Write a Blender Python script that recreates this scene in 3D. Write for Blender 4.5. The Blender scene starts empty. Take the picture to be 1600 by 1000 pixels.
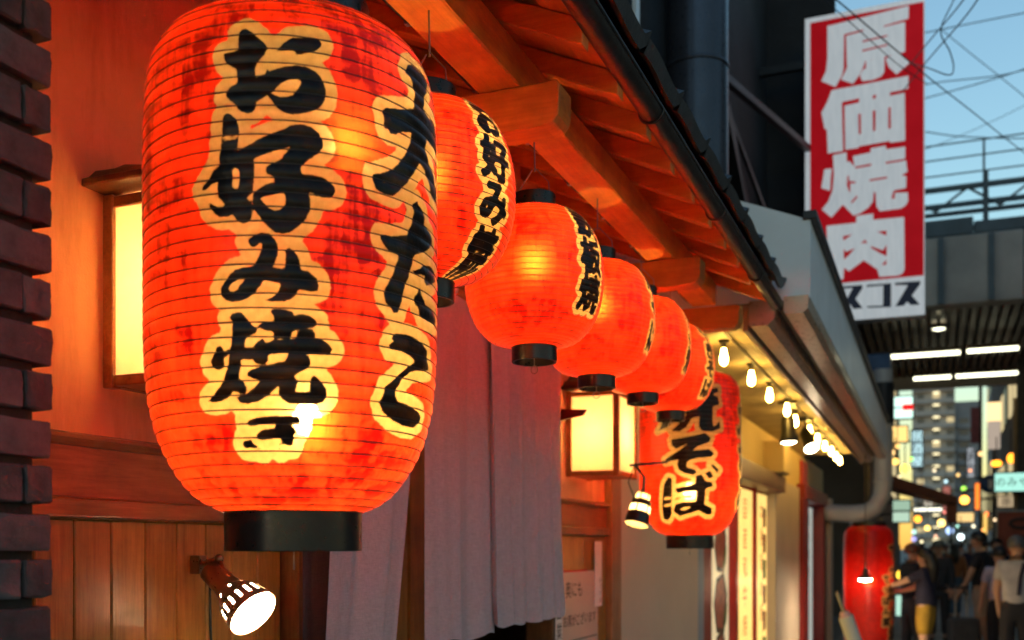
import bpy, bmesh, math, random
import numpy as np
from mathutils import Vector, Matrix

random.seed(11)
SC = bpy.context.scene
COL = SC.collection
R = math.radians
PI = math.pi
E = 1.6                                   # eye height above the street

# ------------------------------------------------------------------ camera
cam = bpy.data.cameras.new('camera')
cam_o = bpy.data.objects.new('camera', cam)
COL.objects.link(cam_o)
cam.sensor_width = 36.0
cam.lens = 36.0
cam.shift_y = 0.222
cam.clip_start = 0.05
cam.clip_end = 2000.0
cam_o.location = (0, 0, E)
cam_o.rotation_euler = (R(90), 0, R(22.4))
cam.dof.use_dof = True
cam.dof.focus_distance = 2.15
cam.dof.aperture_fstop = 3.6
SC.camera = cam_o

# ------------------------------------------------------------------ dusk sky
world = bpy.data.worlds.new('World')
SC.world = world
world.use_nodes = True
wn = world.node_tree
sky = wn.nodes.new('ShaderNodeTexSky')
sky.sky_type = 'NISHITA'
sky.sun_disc = False
sky.sun_elevation = R(6.5)
sky.sun_rotation = R(190)
sky.ozone_density = 3.3
sky.air_density = 1.6
sky.dust_density = 0.03
wn.links.new(sky.outputs[0], wn.nodes['Background'].inputs[0])
wn.nodes['Background'].inputs[1].default_value = 0.115

sun = bpy.data.lights.new('sun', 'SUN')
sun_o = bpy.data.objects.new('sun', sun)
COL.objects.link(sun_o)
sun.energy = 0.02
sun.angle = R(12)
sun.color = (1.0, 0.88, 0.75)
sun_o.rotation_euler = (R(85), 0, R(-10))

SC.view_settings.view_transform = 'Standard'
SC.view_settings.look = 'None'
SC.view_settings.gamma = 1.0
SC.view_settings.use_curve_mapping = False
SC.view_settings.exposure = 1.4
SC.cycles.max_bounces = 7
SC.cycles.diffuse_bounces = 4
SC.cycles.transmission_bounces = 6
SC.cycles.transparent_max_bounces = 16
SC.cycles.sample_clamp_indirect = 12.0
SC.cycles.use_denoising = True

# ------------------------------------------------------------------ helpers
def tag(o, label=None, cat=None, group=None, kind=None):
    if label: o['label'] = label
    if cat: o['category'] = cat
    if group: o['group'] = group
    if kind: o['kind'] = kind
    return o

def empty(name, loc=(0, 0, 0), label=None, cat=None, group=None, rz=0.0):
    o = bpy.data.objects.new(name, None)
    o.empty_display_size = 0.1
    COL.objects.link(o)
    o.location = loc
    o.rotation_euler = (0, 0, rz)
    return tag(o, label, cat, group)

def link(name, me, mat=None, parent=None, loc=None):
    o = bpy.data.objects.new(name, me)
    COL.objects.link(o)
    if mat is not None and not me.materials:
        me.materials.append(mat)
    if parent is not None:
        o.parent = parent
    if loc is not None:
        o.location = loc
    return o

class MB:
    """collects simple solids, builds one mesh"""
    def __init__(s):
        s.v = []; s.f = []; s.smooth = []
    def add(s, vs, fs, sm=False):
        n = len(s.v)
        s.v += [tuple(p) for p in vs]
        s.f += [tuple(i + n for i in f) for f in fs]
        s.smooth += [sm] * len(fs)
        return s
    def box(s, x0, x1, y0, y1, z0, z1):
        return s.add([(x0,y0,z0),(x1,y0,z0),(x1,y1,z0),(x0,y1,z0),(x0,y0,z1),(x1,y0,z1),(x1,y1,z1),(x0,y1,z1)],
                     [(0,3,2,1),(4,5,6,7),(0,1,5,4),(1,2,6,5),(2,3,7,6),(3,0,4,7)])
    def hexa(s, p):
        return s.add(p, [(0,3,2,1),(4,5,6,7),(0,1,5,4),(1,2,6,5),(2,3,7,6),(3,0,4,7)])
    def bar(s, a, b, w, h, up=(0,0,1)):
        a = Vector(a); b = Vector(b); d = (b - a).normalized()
        u = Vector(up)
        r = d.cross(u)
        if r.length < 1e-5: r = d.cross(Vector((1,0,0)))
        r.normalize(); u = r.cross(d)
        r *= w/2; u *= h/2
        return s.hexa([a-r-u, a+r-u, b+r-u, b-r-u, a-r+u, a+r+u, b+r+u, b-r+u])
    def tube(s, pts, r, n=8, caps=True, sm=True):
        pts = [Vector(p) for p in pts]
        rr = r if isinstance(r, (list, tuple)) else [r] * len(pts)
        vs = []; fs = []
        ref = None
        for i, p in enumerate(pts):
            d = (pts[min(i+1, len(pts)-1)] - pts[max(i-1, 0)]).normalized()
            if ref is None:
                ref = d.orthogonal().normalized()
            ref = (ref - d * ref.dot(d)).normalized()
            q = d.cross(ref)
            for k in range(n):
                a = 2*PI*k/n
                vs.append(p + (ref*math.cos(a) + q*math.sin(a)) * rr[i])
        for i in range(len(pts)-1):
            for k in range(n):
                k2 = (k+1) % n
                fs.append((i*n+k, i*n+k2, (i+1)*n+k2, (i+1)*n+k))
        s.add(vs, fs, sm)
        if caps:
            m = len(pts)-1
            s.add(vs[:n], [tuple(range(n))[::-1]]); s.add(vs[m*n:], [tuple(range(n))])
        return s
    def rings(s, prof, n=24, c=(0,0,0), axis=None):
        for a, b in zip(prof, prof[1:]): s.lathe([a, b], n, c, axis)
        return s
    def lathe(s, prof, n=24, c=(0,0,0), axis=None, sm=True, close=False):
        """prof: list of (r, z); axis: Matrix for orientation"""
        vs = []; fs = []
        for r, z in prof:
            for k in range(n):
                a = 2*PI*k/n
                p = Vector((r*math.cos(a), r*math.sin(a), z))
                if axis is not None: p = axis @ p
                vs.append(p + Vector(c))
        for i in range(len(prof)-1):
            for k in range(n):
                k2 = (k+1) % n
                fs.append((i*n+k, i*n+k2, (i+1)*n+k2, (i+1)*n+k))
        return s.add(vs, fs, sm)
    def ball(s, c, r, n=12, m=8, sx=1, sy=1, sz=1):
        prof = [(max(1e-4, math.sin(PI*i/m)), -math.cos(PI*i/m)) for i in range(m+1)]
        vs = []; fs = []
        for pr, pz in prof:
            for k in range(n):
                a = 2*PI*k/n
                vs.append((c[0]+r*sx*pr*math.cos(a), c[1]+r*sy*pr*math.sin(a), c[2]+r*sz*pz))
        for i in range(m):
            for k in range(n):
                k2 = (k+1) % n
                fs.append((i*n+k, i*n+k2, (i+1)*n+k2, (i+1)*n+k))
        return s.add(vs, fs, True)
    def prism(s, poly, a0, a1, plane='xz'):
        """extrude a 2D polygon between a0 and a1 along the third axis"""
        def P(p, t):
            if plane == 'xz': return (p[0], t, p[1])
            if plane == 'yz': return (t, p[0], p[1])
            return (p[0], p[1], t)
        n = len(poly)
        vs = [P(p, a0) for p in poly] + [P(p, a1) for p in poly]
        fs = [tuple(range(n)), tuple(range(2*n-1, n-1, -1))] + [(i, i+n, (i+1) % n + n, (i+1) % n) for i in range(n)]
        return s.add(vs, fs)
    def mesh(s, name, bevel=0.0, fix=True):
        me = bpy.data.meshes.new(name)
        me.from_pydata(s.v, [], s.f)
        me.polygons.foreach_set('use_smooth', s.smooth)
        if fix or bevel:
            bm = bmesh.new(); bm.from_mesh(me)
            if bevel:
                bmesh.ops.remove_doubles(bm, verts=bm.verts, dist=1e-6)
            if fix:
                bmesh.ops.recalc_face_normals(bm, faces=bm.faces)
            if bevel:
                ed = [e for e in bm.edges if len(e.link_faces) == 2 and e.calc_face_angle(0) > 0.6]
                bmesh.ops.bevel(bm, geom=ed, offset=bevel, segments=1, affect='EDGES', clamp_overlap=True)
            bm.to_mesh(me); bm.free()
        me.update()
        return me
    def build(s, name, mat, parent=None, bevel=0.0, loc=None):
        return link(name, s.mesh(name, bevel), mat, parent, loc)

def box_obj(name, mat, parent, x0, x1, y0, y1, z0, z1, bevel=0.0):
    return MB().box(x0, x1, y0, y1, z0, z1).build(name, mat, parent, bevel)

# ------------------------------------------------------------------ materials
class NT:
    def __init__(s, name):
        s.m = bpy.data.materials.new(name)
        s.m.use_nodes = True
        s.t = s.m.node_tree
        s.t.nodes.clear()
        s.out = s.n('ShaderNodeOutputMaterial')
    def n(s, typ, **kw):
        nd = s.t.nodes.new(typ)
        for k, v in kw.items():
            setattr(nd, k, v)
        return nd
    def l(s, a, b):
        s.t.links.new(a, b)
    def set(s, nd, key, val):
        if isinstance(val, bpy.types.NodeSocket): s.l(val, nd.inputs[key])
        else:
            if isinstance(val, tuple) and len(val) == 3 and nd.inputs[key].type == 'RGBA': val = val + (1,)
            nd.inputs[key].default_value = val
    def coord(s, scale=(1,1,1), which='Object'):
        tc = s.n('ShaderNodeTexCoord'); mp = s.n('ShaderNodeMapping')
        mp.inputs['Scale'].default_value = scale
        s.l(tc.outputs[which], mp.inputs[0])
        return mp.outputs[0]
    def noise(s, vec, scale, detail=4, rough=0.55, dist=0.0):
        nd = s.n('ShaderNodeTexNoise')
        s.l(vec, nd.inputs['Vector'])
        nd.inputs['Scale'].default_value = scale; nd.inputs['Detail'].default_value = detail
        nd.inputs['Roughness'].default_value = rough; nd.inputs['Distortion'].default_value = dist
        return nd.outputs['Fac']
    def ramp(s, fac, stops):
        nd = s.n('ShaderNodeValToRGB')
        cr = nd.color_ramp
        while len(cr.elements) < len(stops): cr.elements.new(0.5)
        for e, (p, c) in zip(cr.elements, stops):
            e.position = p; e.color = c + (1,) if len(c) == 3 else c
        s.l(fac, nd.inputs[0])
        return nd.outputs[0]
    def math(s, op, a, b=0.0, c=None):
        nd = s.n('ShaderNodeMath', operation=op)
        s.set(nd, 0, a); s.set(nd, 1, b)
        if c is not None: s.set(nd, 2, c)
        return nd.outputs[0]
    def mix(s, fac, a, b):
        nd = s.n('ShaderNodeMix', data_type='RGBA')
        s.set(nd, 0, fac); s.set(nd, 6, a); s.set(nd, 7, b)
        return nd.outputs[2]
    def mixs(s, fac, a, b):
        nd = s.n('ShaderNodeMixShader')
        s.set(nd, 0, fac); s.l(a, nd.inputs[1]); s.l(b, nd.inputs[2])
        return nd.outputs[0]
    def bump(s, h, strength=0.3, dist=0.01):
        nd = s.n('ShaderNodeBump')
        nd.inputs['Strength'].default_value = strength; nd.inputs['Distance'].default_value = dist
        s.l(h, nd.inputs['Height'])
        return nd.outputs[0]
    def principled(s, col, rough=0.5, metal=0.0, normal=None, **kw):
        nd = s.n('ShaderNodeBsdfPrincipled')
        s.set(nd, 'Base Color', col); s.set(nd, 'Roughness', rough); s.set(nd, 'Metallic', metal)
        if normal is not None: s.l(normal, nd.inputs['Normal'])
        for k, v in kw.items(): s.set(nd, k, v)
        return nd.outputs[0]
    def done(s, sh):
        s.l(sh, s.out.inputs[0]); return s.m

def plain(name, col, rough=0.5, metal=0.0, var=0.25, scale=6.0, bump=0.15, fine=60.0):
    t = NT(name)
    v = t.coord()
    n1 = t.noise(v, scale, 5)
    n2 = t.noise(v, fine, 3)
    dark = tuple(c * (1 - var) for c in col); lite = tuple(min(1, c * (1 + var * 0.7)) for c in col)
    c = t.ramp(n1, [(0.3, dark), (0.7, lite)])
    rr = t.math('ADD', t.math('MULTIPLY', n2, 0.25), rough - 0.12)
    nr = t.bump(n2, bump, 0.004) if bump else None
    return t.done(t.principled(c, rr, metal, nr))

def wood(name, dark, lite, along='z', rough=0.38, coat=0.25):
    t = NT(name)
    oi = t.n('ShaderNodeObjectInfo')
    sc = {'z': (9, 9, 0.7), 'y': (9, 0.7, 9), 'x': (0.7, 9, 9)}[along]
    tc = t.n('ShaderNodeTexCoord'); mp = t.n('ShaderNodeMapping'); mp.inputs['Scale'].default_value = sc
    ad = t.n('ShaderNodeVectorMath', operation='ADD')
    t.l(tc.outputs['Object'], ad.inputs[0])
    cmb = t.n('ShaderNodeCombineXYZ')
    rnd = t.math('MULTIPLY', oi.outputs['Random'], 7.0)
    for i in range(3): t.l(rnd, cmb.inputs[i])
    t.l(cmb.outputs[0], ad.inputs[1]); t.l(ad.outputs[0], mp.inputs[0])
    v = mp.outputs[0]
    n1 = t.noise(v, 2.2, 6, 0.6, 1.2)
    n2 = t.noise(v, 14.0, 4, 0.6, 0.3)
    m = t.math('ADD', t.math('MULTIPLY', n1, 0.6), t.math('MULTIPLY', n2, 0.4))
    c = t.ramp(m, [(0.34, dark), (0.66, lite)])
    grime = t.ramp(t.noise(tc.outputs['Object'], 5.0, 6, 0.65), [(0.36, (0.45, 0.42, 0.40)), (0.56, (1.0, 1.0, 1.0))])
    mg = t.n('ShaderNodeMix', data_type='RGBA', blend_type='MULTIPLY'); mg.inputs[0].default_value = 0.5
    t.l(c, mg.inputs[6]); t.l(grime, mg.inputs[7]); c = mg.outputs[2]
    k = t.math('ADD', t.math('MULTIPLY', oi.outputs['Random'], 0.45), 0.75)
    hs = t.n('ShaderNodeHueSaturation'); t.l(k, hs.inputs['Value']); t.l(c, hs.inputs['Color'])
    nr = t.bump(m, 0.25, 0.004)
    rr = t.math('ADD', t.math('MULTIPLY', n2, 0.3), rough - 0.15)
    return t.done(t.principled(hs.outputs[0], rr, 0.0, nr, **{'Coat Weight': coat, 'Coat Roughness': 0.25}))

def glow(name, col, strength, pattern=None):
    t = NT(name)
    em = t.n('ShaderNodeEmission')
    t.set(em, 0, col); em.inputs[1].default_value = strength
    return t.done(em.outputs[0])

def paper_panel(name, col, trans=0.75):
    """washi behind which a bulb burns"""
    t = NT(name)
    v = t.coord((1,1,1))
    n = t.noise(v, 40, 5, 0.6)
    c = t.mix(n, tuple(x*0.82 for x in col), col)
    d = t.n('ShaderNodeBsdfDiffuse'); t.set(d, 0, c)
    tr = t.n('ShaderNodeBsdfTranslucent'); t.set(tr, 0, c)
    return t.done(t.mixs(trans, d.outputs[0], tr.outputs[0]))

def lantern_paper(name, red_d, red_l, halo=0.021, pitch=0.0193, amb=0.0, transp=0.16, edge=0.0035):
    """painted lantern skin: attribute ink = signed distance to the brush strokes in metres"""
    t = NT(name)
    at = t.n('ShaderNodeAttribute', attribute_name='ink')
    tc0 = t.n('ShaderNodeTexCoord'); oi = t.n('ShaderNodeObjectInfo'); vadd = t.n('ShaderNodeVectorMath', operation='ADD'); cmb = t.n('ShaderNodeCombineXYZ')
    t.l(t.math('MULTIPLY', oi.outputs['Random'], 9.0), cmb.inputs[2]); t.l(t.math('MULTIPLY', oi.outputs['Random'], 5.0), cmb.inputs[0])
    t.l(tc0.outputs['Object'], vadd.inputs[0]); t.l(cmb.outputs[0], vadd.inputs[1])
    def scaled(sc_):
        mp_ = t.n('ShaderNodeMapping'); mp_.inputs['Scale'].default_value = sc_; t.l(vadd.outputs[0], mp_.inputs[0]); return mp_.outputs[0]
    v = vadd.outputs[0]
    ns = t.noise(v, 160, 3, 0.6)
    ns2 = t.noise(v, 34, 3, 0.6)
    d = t.math('ADD', at.outputs['Fac'], t.math('MULTIPLY', t.math('SUBTRACT', ns, 0.5), edge))
    dh = t.math('ADD', d, t.math('MULTIPLY', t.math('SUBTRACT', ns2, 0.5), edge*2.2))
    def below(x, th, w):
        nd = t.n('ShaderNodeMapRange'); nd.clamp = True
        t.set(nd, 'Value', x); t.set(nd, 'From Min', th + w); t.set(nd, 'From Max', th - w); t.set(nd, 'To Min', 0.0); t.set(nd, 'To Max', 1.0)
        return nd.outputs[0]
    black = below(d, 0.0, 0.0006)
    yel = below(dh, halo, 0.0008)
    # brushed red: tall streaks and square dabs of thinner paint
    vs = scaled((52, 52, 8))
    st = t.noise(vs, 1.0, 5, 0.62, 0.6)
    bnd = t.noise(scaled((15, 15, 60)), 1.0, 4, 0.6, 0.3)
    big = t.noise(v, 6.0, 3, 0.5)
    vo = t.n('ShaderNodeTexVoronoi'); vo.inputs['Scale'].default_value = 26; vo.inputs['Randomness'].default_value = 1.0
    wob = t.n('ShaderNodeVectorMath', operation='ADD')
    nv = t.n('ShaderNodeTexNoise'); nv.inputs['Scale'].default_value = 9; t.l(v, nv.inputs['Vector'])
    sc = t.n('ShaderNodeVectorMath', operation='SCALE'); sc.inputs['Scale'].default_value = 0.10
    t.l(nv.outputs['Color'], sc.inputs[0]); t.l(v, wob.inputs[0]); t.l(sc.outputs[0], wob.inputs[1])
    mpv = t.n('ShaderNodeMapping'); mpv.inputs['Scale'].default_value = (0.8, 0.8, 1.25); t.l(wob.outputs[0], mpv.inputs[0])
    t.l(mpv.outputs[0], vo.inputs['Vector'])
    bw = t.n('ShaderNodeSeparateColor'); t.l(vo.outputs['Color'], bw.inputs[0])
    m = t.math('ADD', t.math('ADD', t.math('MULTIPLY', st, 0.42), t.math('MULTIPLY', big, 0.26)), t.math('ADD', t.math('MULTIPLY', bnd, 0.26), t.math('MULTIPLY', bw.outputs[0], 0.06)))
    red = t.ramp(m, [(0.43, red_d), (0.485, tuple(a*0.35+b*0.5 for a, b in zip(red_d, red_l))), (0.54, tuple(a*0.1+b*(0.85, 0.62, 0.6)[i] for i, (a, b) in enumerate(zip(red_d, red_l)))), (0.61, red_l)])
    fib = t.noise(v, 70, 4, 0.65)
    yc = t.ramp(fib, [(0.3, (0.37, 0.265, 0.090)), (0.7, (0.50, 0.375, 0.145))])
    col = t.mix(yel, red, yc)
    df = t.n('ShaderNodeBsdfDiffuse'); t.set(df, 0, col)
    tr = t.n('ShaderNodeBsdfTranslucent'); t.set(tr, 0, col)
    pap = t.mixs(0.72, df.outputs[0], tr.outputs[0])
    tp = t.n('ShaderNodeBsdfTransparent')
    t.set(tp, 0, (1.0, 0.86, 0.6))
    pap = t.mixs(t.math('MULTIPLY', yel, transp), pap, tp.outputs[0])
    rf = t.n('ShaderNodeBsdfRefraction'); rf.inputs['IOR'].default_value = 1.2; rf.inputs['Roughness'].default_value = 0.9
    t.set(rf, 0, t.mix(yel, (1.0, 0.30, 0.04), (1.0, 0.8, 0.4)))
    pap = t.mixs(0.035, pap, rf.outputs[0])
    # ink
    bc = t.ramp(t.noise(v, 55, 4), [(0.4, (0.006, 0.006, 0.007)), (0.8, (0.02, 0.014, 0.010))])
    bd = t.n('ShaderNodeBsdfDiffuse'); t.set(bd, 0, bc)
    bt = t.n('ShaderNodeBsdfTranslucent'); t.set(bt, 0, (0.016, 0.007, 0.002))
    bt2 = t.mixs(t.ramp(t.noise(v, 22, 5, 0.7), [(0.45, (0.02,)*3), (0.75, (0.5,)*3)]), bd.outputs[0], bt.outputs[0])
    body = t.mixs(black, pap, bt2)
    gl = t.n('ShaderNodeBsdfGlossy'); gl.inputs['Roughness'].default_value = 0.28
    lw = t.n('ShaderNodeFresnel'); lw.inputs['IOR'].default_value = 1.33
    crm = t.noise(v, 26, 4, 0.6)
    nb = t.bump(crm, 0.35, 0.006)
    t.l(nb, gl.inputs['Normal']); t.l(nb, lw.inputs['Normal']); t.l(nb, df.inputs['Normal'])
    return t.done(t.mixs(lw.outputs[0], body, gl.outputs[0]))

M = {}
def metal(name, col, rough=0.35, var=0.15):
    return plain(name, col, rough, 0.9, var, 8, 0.05, 90)

def plaster():
    t = NT('stucco')
    v = t.coord()
    c = t.ramp(t.noise(v, 4, 6, 0.6), [(0.3, (0.74, 0.36, 0.17)), (0.7, (0.84, 0.45, 0.24))])
    st = t.ramp(t.noise(t.coord((6, 6, 1.2)), 1.6, 6, 0.65), [(0.34, (0.72, 0.66, 0.62)), (0.52, (1, 1, 1))])
    mg = t.n('ShaderNodeMix', data_type='RGBA', blend_type='MULTIPLY'); mg.inputs[0].default_value = 0.8
    t.l(c, mg.inputs[6]); t.l(st, mg.inputs[7])
    h = t.math('ADD', t.math('MULTIPLY', t.noise(v, 38, 5, 0.6), 0.6), t.math('MULTIPLY', t.noise(v, 210, 3), 0.4))
    return t.done(t.principled(mg.outputs[2], 0.85, 0, t.bump(h, 0.5, 0.004)))
M['stucco'] = plaster()
M['plank'] = wood('plank_wood', (0.36, 0.140, 0.018), (0.70, 0.33, 0.06), 'z', 0.38, 0.28)
M['rail'] = wood('rail_wood', (0.24, 0.085, 0.020), (0.46, 0.18, 0.05), 'y', 0.45, 0.15)
M['beam'] = wood('beam_wood', (0.56, 0.19, 0.022), (0.80, 0.33, 0.05), 'y', 0.55, 0.05)
M['beamx'] = wood('rafter_wood', (0.56, 0.19, 0.022), (0.80, 0.33, 0.05), 'x', 0.55, 0.05)
M['board'] = wood('soffit_wood', (0.56, 0.20, 0.03), (0.78, 0.33, 0.06), 'y', 0.6, 0.0)
M['darkwood'] = wood('dark_wood', (0.05, 0.02, 0.010), (0.14, 0.05, 0.02), 'z', 0.4, 0.2)
M['post'] = wood('post_wood', (0.20, 0.08, 0.03), (0.40, 0.18, 0.07), 'z', 0.45, 0.15)
M['tile'] = plain('roof_tile', (0.045, 0.05, 0.055), 0.45, 0, 0.3, 12, 0.3, 80)
M['gutter'] = plain('gutter_metal', (0.035, 0.033, 0.032), 0.38, 0.3, 0.4, 14, 0.2, 60)
M['brick'] = None
M['mortar'] = plain('mortar', (0.03, 0.027, 0.026), 0.95, 0, 0.3, 20, 0.5, 120)
M['lacquer'] = plain('black_lacquer', (0.010, 0.010, 0.011), 0.30, 0, 0.3, 10, 0.05, 50)
M['wire'] = plain('rib_wire', (0.03, 0.012, 0.006), 0.5, 0, 0.2, 10, 0)
M['steel'] = metal('steel_wire', (0.35, 0.33, 0.30), 0.35)
M['washi'] = paper_panel('washi_paper', (0.95, 0.86, 0.64), 0.7)
M['brass'] = metal('copper_lamp_metal', (0.42, 0.22, 0.12), 0.30)
M['lampwhite'] = plain('lamp_inner_white', (0.85, 0.83, 0.78), 0.5, 0, 0.05, 10, 0)
M['panelwhite'] = plain('white_metal_panel', (0.80, 0.83, 0.85), 0.38, 0.0, 0.10, 2.5, 0.05, 40)
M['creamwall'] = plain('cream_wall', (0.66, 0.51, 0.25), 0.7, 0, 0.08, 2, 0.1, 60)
M['whitewall'] = plain('off_white_wall', (0.68, 0.50, 0.38), 0.6, 0, 0.06, 2, 0.1, 60)
M['greycol'] = plain('grey_column_paint', (0.58, 0.49, 0.42), 0.6, 0, 0.08, 2, 0.1, 60)
M['skyedge'] = plain('skylit_edge_tone', (0.28, 0.33, 0.42), 0.5, 0, 0.1, 3, 0.05, 40)  # blue skylight on the turned wall edge, put into its colour
M['bronze'] = plain('bronze_trim_metal', (0.56, 0.41, 0.29), 0.30, 0.35, 0.12, 4, 0.05, 50)
M['redpaint'] = plain('dark_red_paint', (0.26, 0.014, 0.012), 0.42, 0, 0.2, 5, 0.05, 50)
M['redpost'] = plain('red_paint', (0.50, 0.022, 0.016), 0.42, 0, 0.2, 5, 0.05, 50)
M['lintel'] = plain('maroon_lintel_paint', (0.12, 0.035, 0.03), 0.45, 0, 0.2, 5, 0.05, 50)
M['darkwall'] = plain('dark_building_wall', (0.020, 0.020, 0.023), 0.8, 0, 0.5, 2, 0.2, 30)
M['darkmetal'] = plain('dark_steel', (0.03, 0.032, 0.036), 0.45, 0.4, 0.3, 6, 0.1, 40)
M['duct'] = plain('blue_black_duct_metal', (0.050, 0.058, 0.078), 0.30, 0.45, 0.2, 3, 0.05, 30)
M['blackplastic'] = plain('black_plastic', (0.012, 0.012, 0.012), 0.4, 0, 0.2, 10, 0.05)
M['cable'] = plain('black_cable', (0.010, 0.011, 0.012), 0.6, 0, 0.2, 10, 0)
M['greycable'] = plain('grey_cable', (0.10, 0.14, 0.17), 0.6, 0, 0.2, 10, 0)
M['concrete'] = plain('viaduct_concrete', (0.40, 0.37, 0.33), 0.85, 0, 0.25, 1.2, 0.2, 20)
M['slat'] = plain('ceiling_slat_paint', (0.055, 0.035, 0.022), 0.6, 0, 0.3, 3, 0.1, 20)
M['bluesteel'] = plain('blue_grey_steel', (0.06, 0.085, 0.10), 0.5, 0.2, 0.25, 3, 0.05, 20)
M['pipe'] = plain('grey_vent_pipe', (0.55, 0.51, 0.46), 0.5, 0.1, 0.12, 4, 0.05, 30)
M['asphalt'] = plain('street_paving', (0.16, 0.155, 0.145), 0.8, 0, 0.25, 1.5, 0.3, 60)
M['signframe'] = plain('sign_frame_grey', (0.42, 0.46, 0.48), 0.45, 0.2, 0.1, 4, 0.05, 30)
M['paperpink'] = plain('menu_paper', (0.62, 0.42, 0.33), 0.8, 0, 0.05, 4, 0.1, 80)
M['paperwhite'] = plain('white_slip_paper', (0.80, 0.74, 0.70), 0.8, 0, 0.05, 6, 0.1, 80)
M['ink'] = plain('printed_ink', (0.03, 0.025, 0.022), 0.7, 0, 0.1, 10, 0)
M['redink'] = plain('red_printed_ink', (0.55, 0.03, 0.02), 0.7, 0, 0.1, 10, 0)
M['bulb'] = glow('filament_bulb_glow', (1.0, 0.60, 0.24), 150)
M['bulbsmall'] = glow('small_lantern_bulb_glow', (1.0, 0.58, 0.22), 84)
M['bulbbox'] = glow('lamp_box_bulb_glow', (1.0, 0.74, 0.38), 180)
M['bulbstring'] = glow('string_bulb_glow', (1.0, 0.58, 0.11), 50)
M['bulbspot'] = glow('spot_bulb_glow', (1.0, 0.76, 0.45), 190)

def brick_mat():
    t = NT('dark_brick')
    oi = t.n('ShaderNodeObjectInfo')
    v = t.coord()
    n1 = t.noise(v, 22, 6, 0.65); n2 = t.noise(v, 150, 4, 0.6)
    c = t.ramp(n1, [(0.25, (0.034, 0.033, 0.036)), (0.75, (0.105, 0.098, 0.104))])
    hs = t.n('ShaderNodeHueSaturation')
    t.l(t.math('ADD', t.math('MULTIPLY', oi.outputs['Random'], 0.7), 0.65), hs.inputs['Value']); t.l(c, hs.inputs['Color'])
    h = t.math('ADD', t.math('MULTIPLY', n1, 0.7), t.math('MULTIPLY', n2, 0.3))
    return t.done(t.principled(hs.outputs[0], 0.85, 0, t.bump(h, 0.7, 0.006)))
M['brick'] = brick_mat()

def cloth_mat(name, col, trans=0.3, weave=900.0):
    t = NT(name)
    v = t.coord()
    wx = t.n('ShaderNodeTexWave', wave_type='BANDS', bands_direction='Z'); wx.inputs['Scale'].default_value = weave/6.28; wx.inputs['Distortion'].default_value = 2.0; wx.inputs['Detail'].default_value = 2
    wy = t.n('ShaderNodeTexWave', wave_type='BANDS', bands_direction='Y'); wy.inputs['Scale'].default_value = weave/6.28; wy.inputs['Distortion'].default_value = 2.0; wy.inputs['Detail'].default_value = 2
    t.l(v, wx.inputs['Vector']); t.l(v, wy.inputs['Vector'])
    w = t.math('MULTIPLY', wx.outputs['Fac'], wy.outputs['Fac'])
    slub = t.noise(t.coord((40, 40, 420)), 1.0, 3)
    slub2 = t.noise(t.coord((420, 420, 30)), 1.0, 3)
    s = t.math('ADD', t.math('MULTIPLY', slub, 0.5), t.math('MULTIPLY', slub2, 0.5))
    c = t.ramp(s, [(0.3, tuple(x*0.62 for x in col)), (0.7, col)])
    d = t.n('ShaderNodeBsdfDiffuse'); t.set(d, 0, c)
    tr = t.n('ShaderNodeBsdfTranslucent'); t.set(tr, 0, c)
    t.l(t.bump(t.math('ADD', w, s), 0.25, 0.001), d.inputs['Normal'])
    return t.done(t.mixs(trans, d.outputs[0], tr.outputs[0]))
M['noren'] = cloth_mat('noren_linen', (0.86, 0.75, 0.79), 0.30)
M['darkcloth'] = cloth_mat('dark_banner_cloth', (0.14, 0.09, 0.085), 0.15)

# ------------------------------------------------------------------ print helpers
def seg_dist(P, A, B):
    """min distance of points P to the segments A-B, and even-odd inside test"""
    n = len(P)
    best = np.full(n, 1e9); ins = np.zeros(n, bool)
    px, py = P[:, 0], P[:, 1]
    for (ax, ay), (bx, by) in zip(A, B):
        dx, dy = bx-ax, by-ay
        L = dx*dx + dy*dy
        if L > 0:
            tt = np.clip(((px-ax)*dx + (py-ay)*dy)/L, 0, 1)
            q = (px-ax-tt*dx)**2 + (py-ay-tt*dy)**2
            np.minimum(best, q, out=best)
        if ay != by:
            c = (ay > py) != (by > py)
            xi = ax + (py-ay)/(by-ay)*dx
            ins ^= c & (px < xi)
    return np.where(ins, -1, 1) * np.sqrt(best)

def poly_sdf(P, fills, holes, margin=0.05):
    d = np.full(len(P), margin)
    def one(poly):
        q = np.array(poly, float)
        lo = q.min(0)-margin; hi = q.max(0)+margin
        k = np.where((P[:, 0] > lo[0]) & (P[:, 0] < hi[0]) & (P[:, 1] > lo[1]) & (P[:, 1] < hi[1]))[0]
        if len(k) == 0: return k, None
        return k, seg_dist(P[k], q, np.roll(q, -1, 0))
    for p in fills:
        k, s = one(p)
        if s is not None: d[k] = np.minimum(d[k], s)
    for p in holes:
        k, s = one(p)
        if s is not None: d[k] = np.maximum(d[k], -s)
    return d

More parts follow.
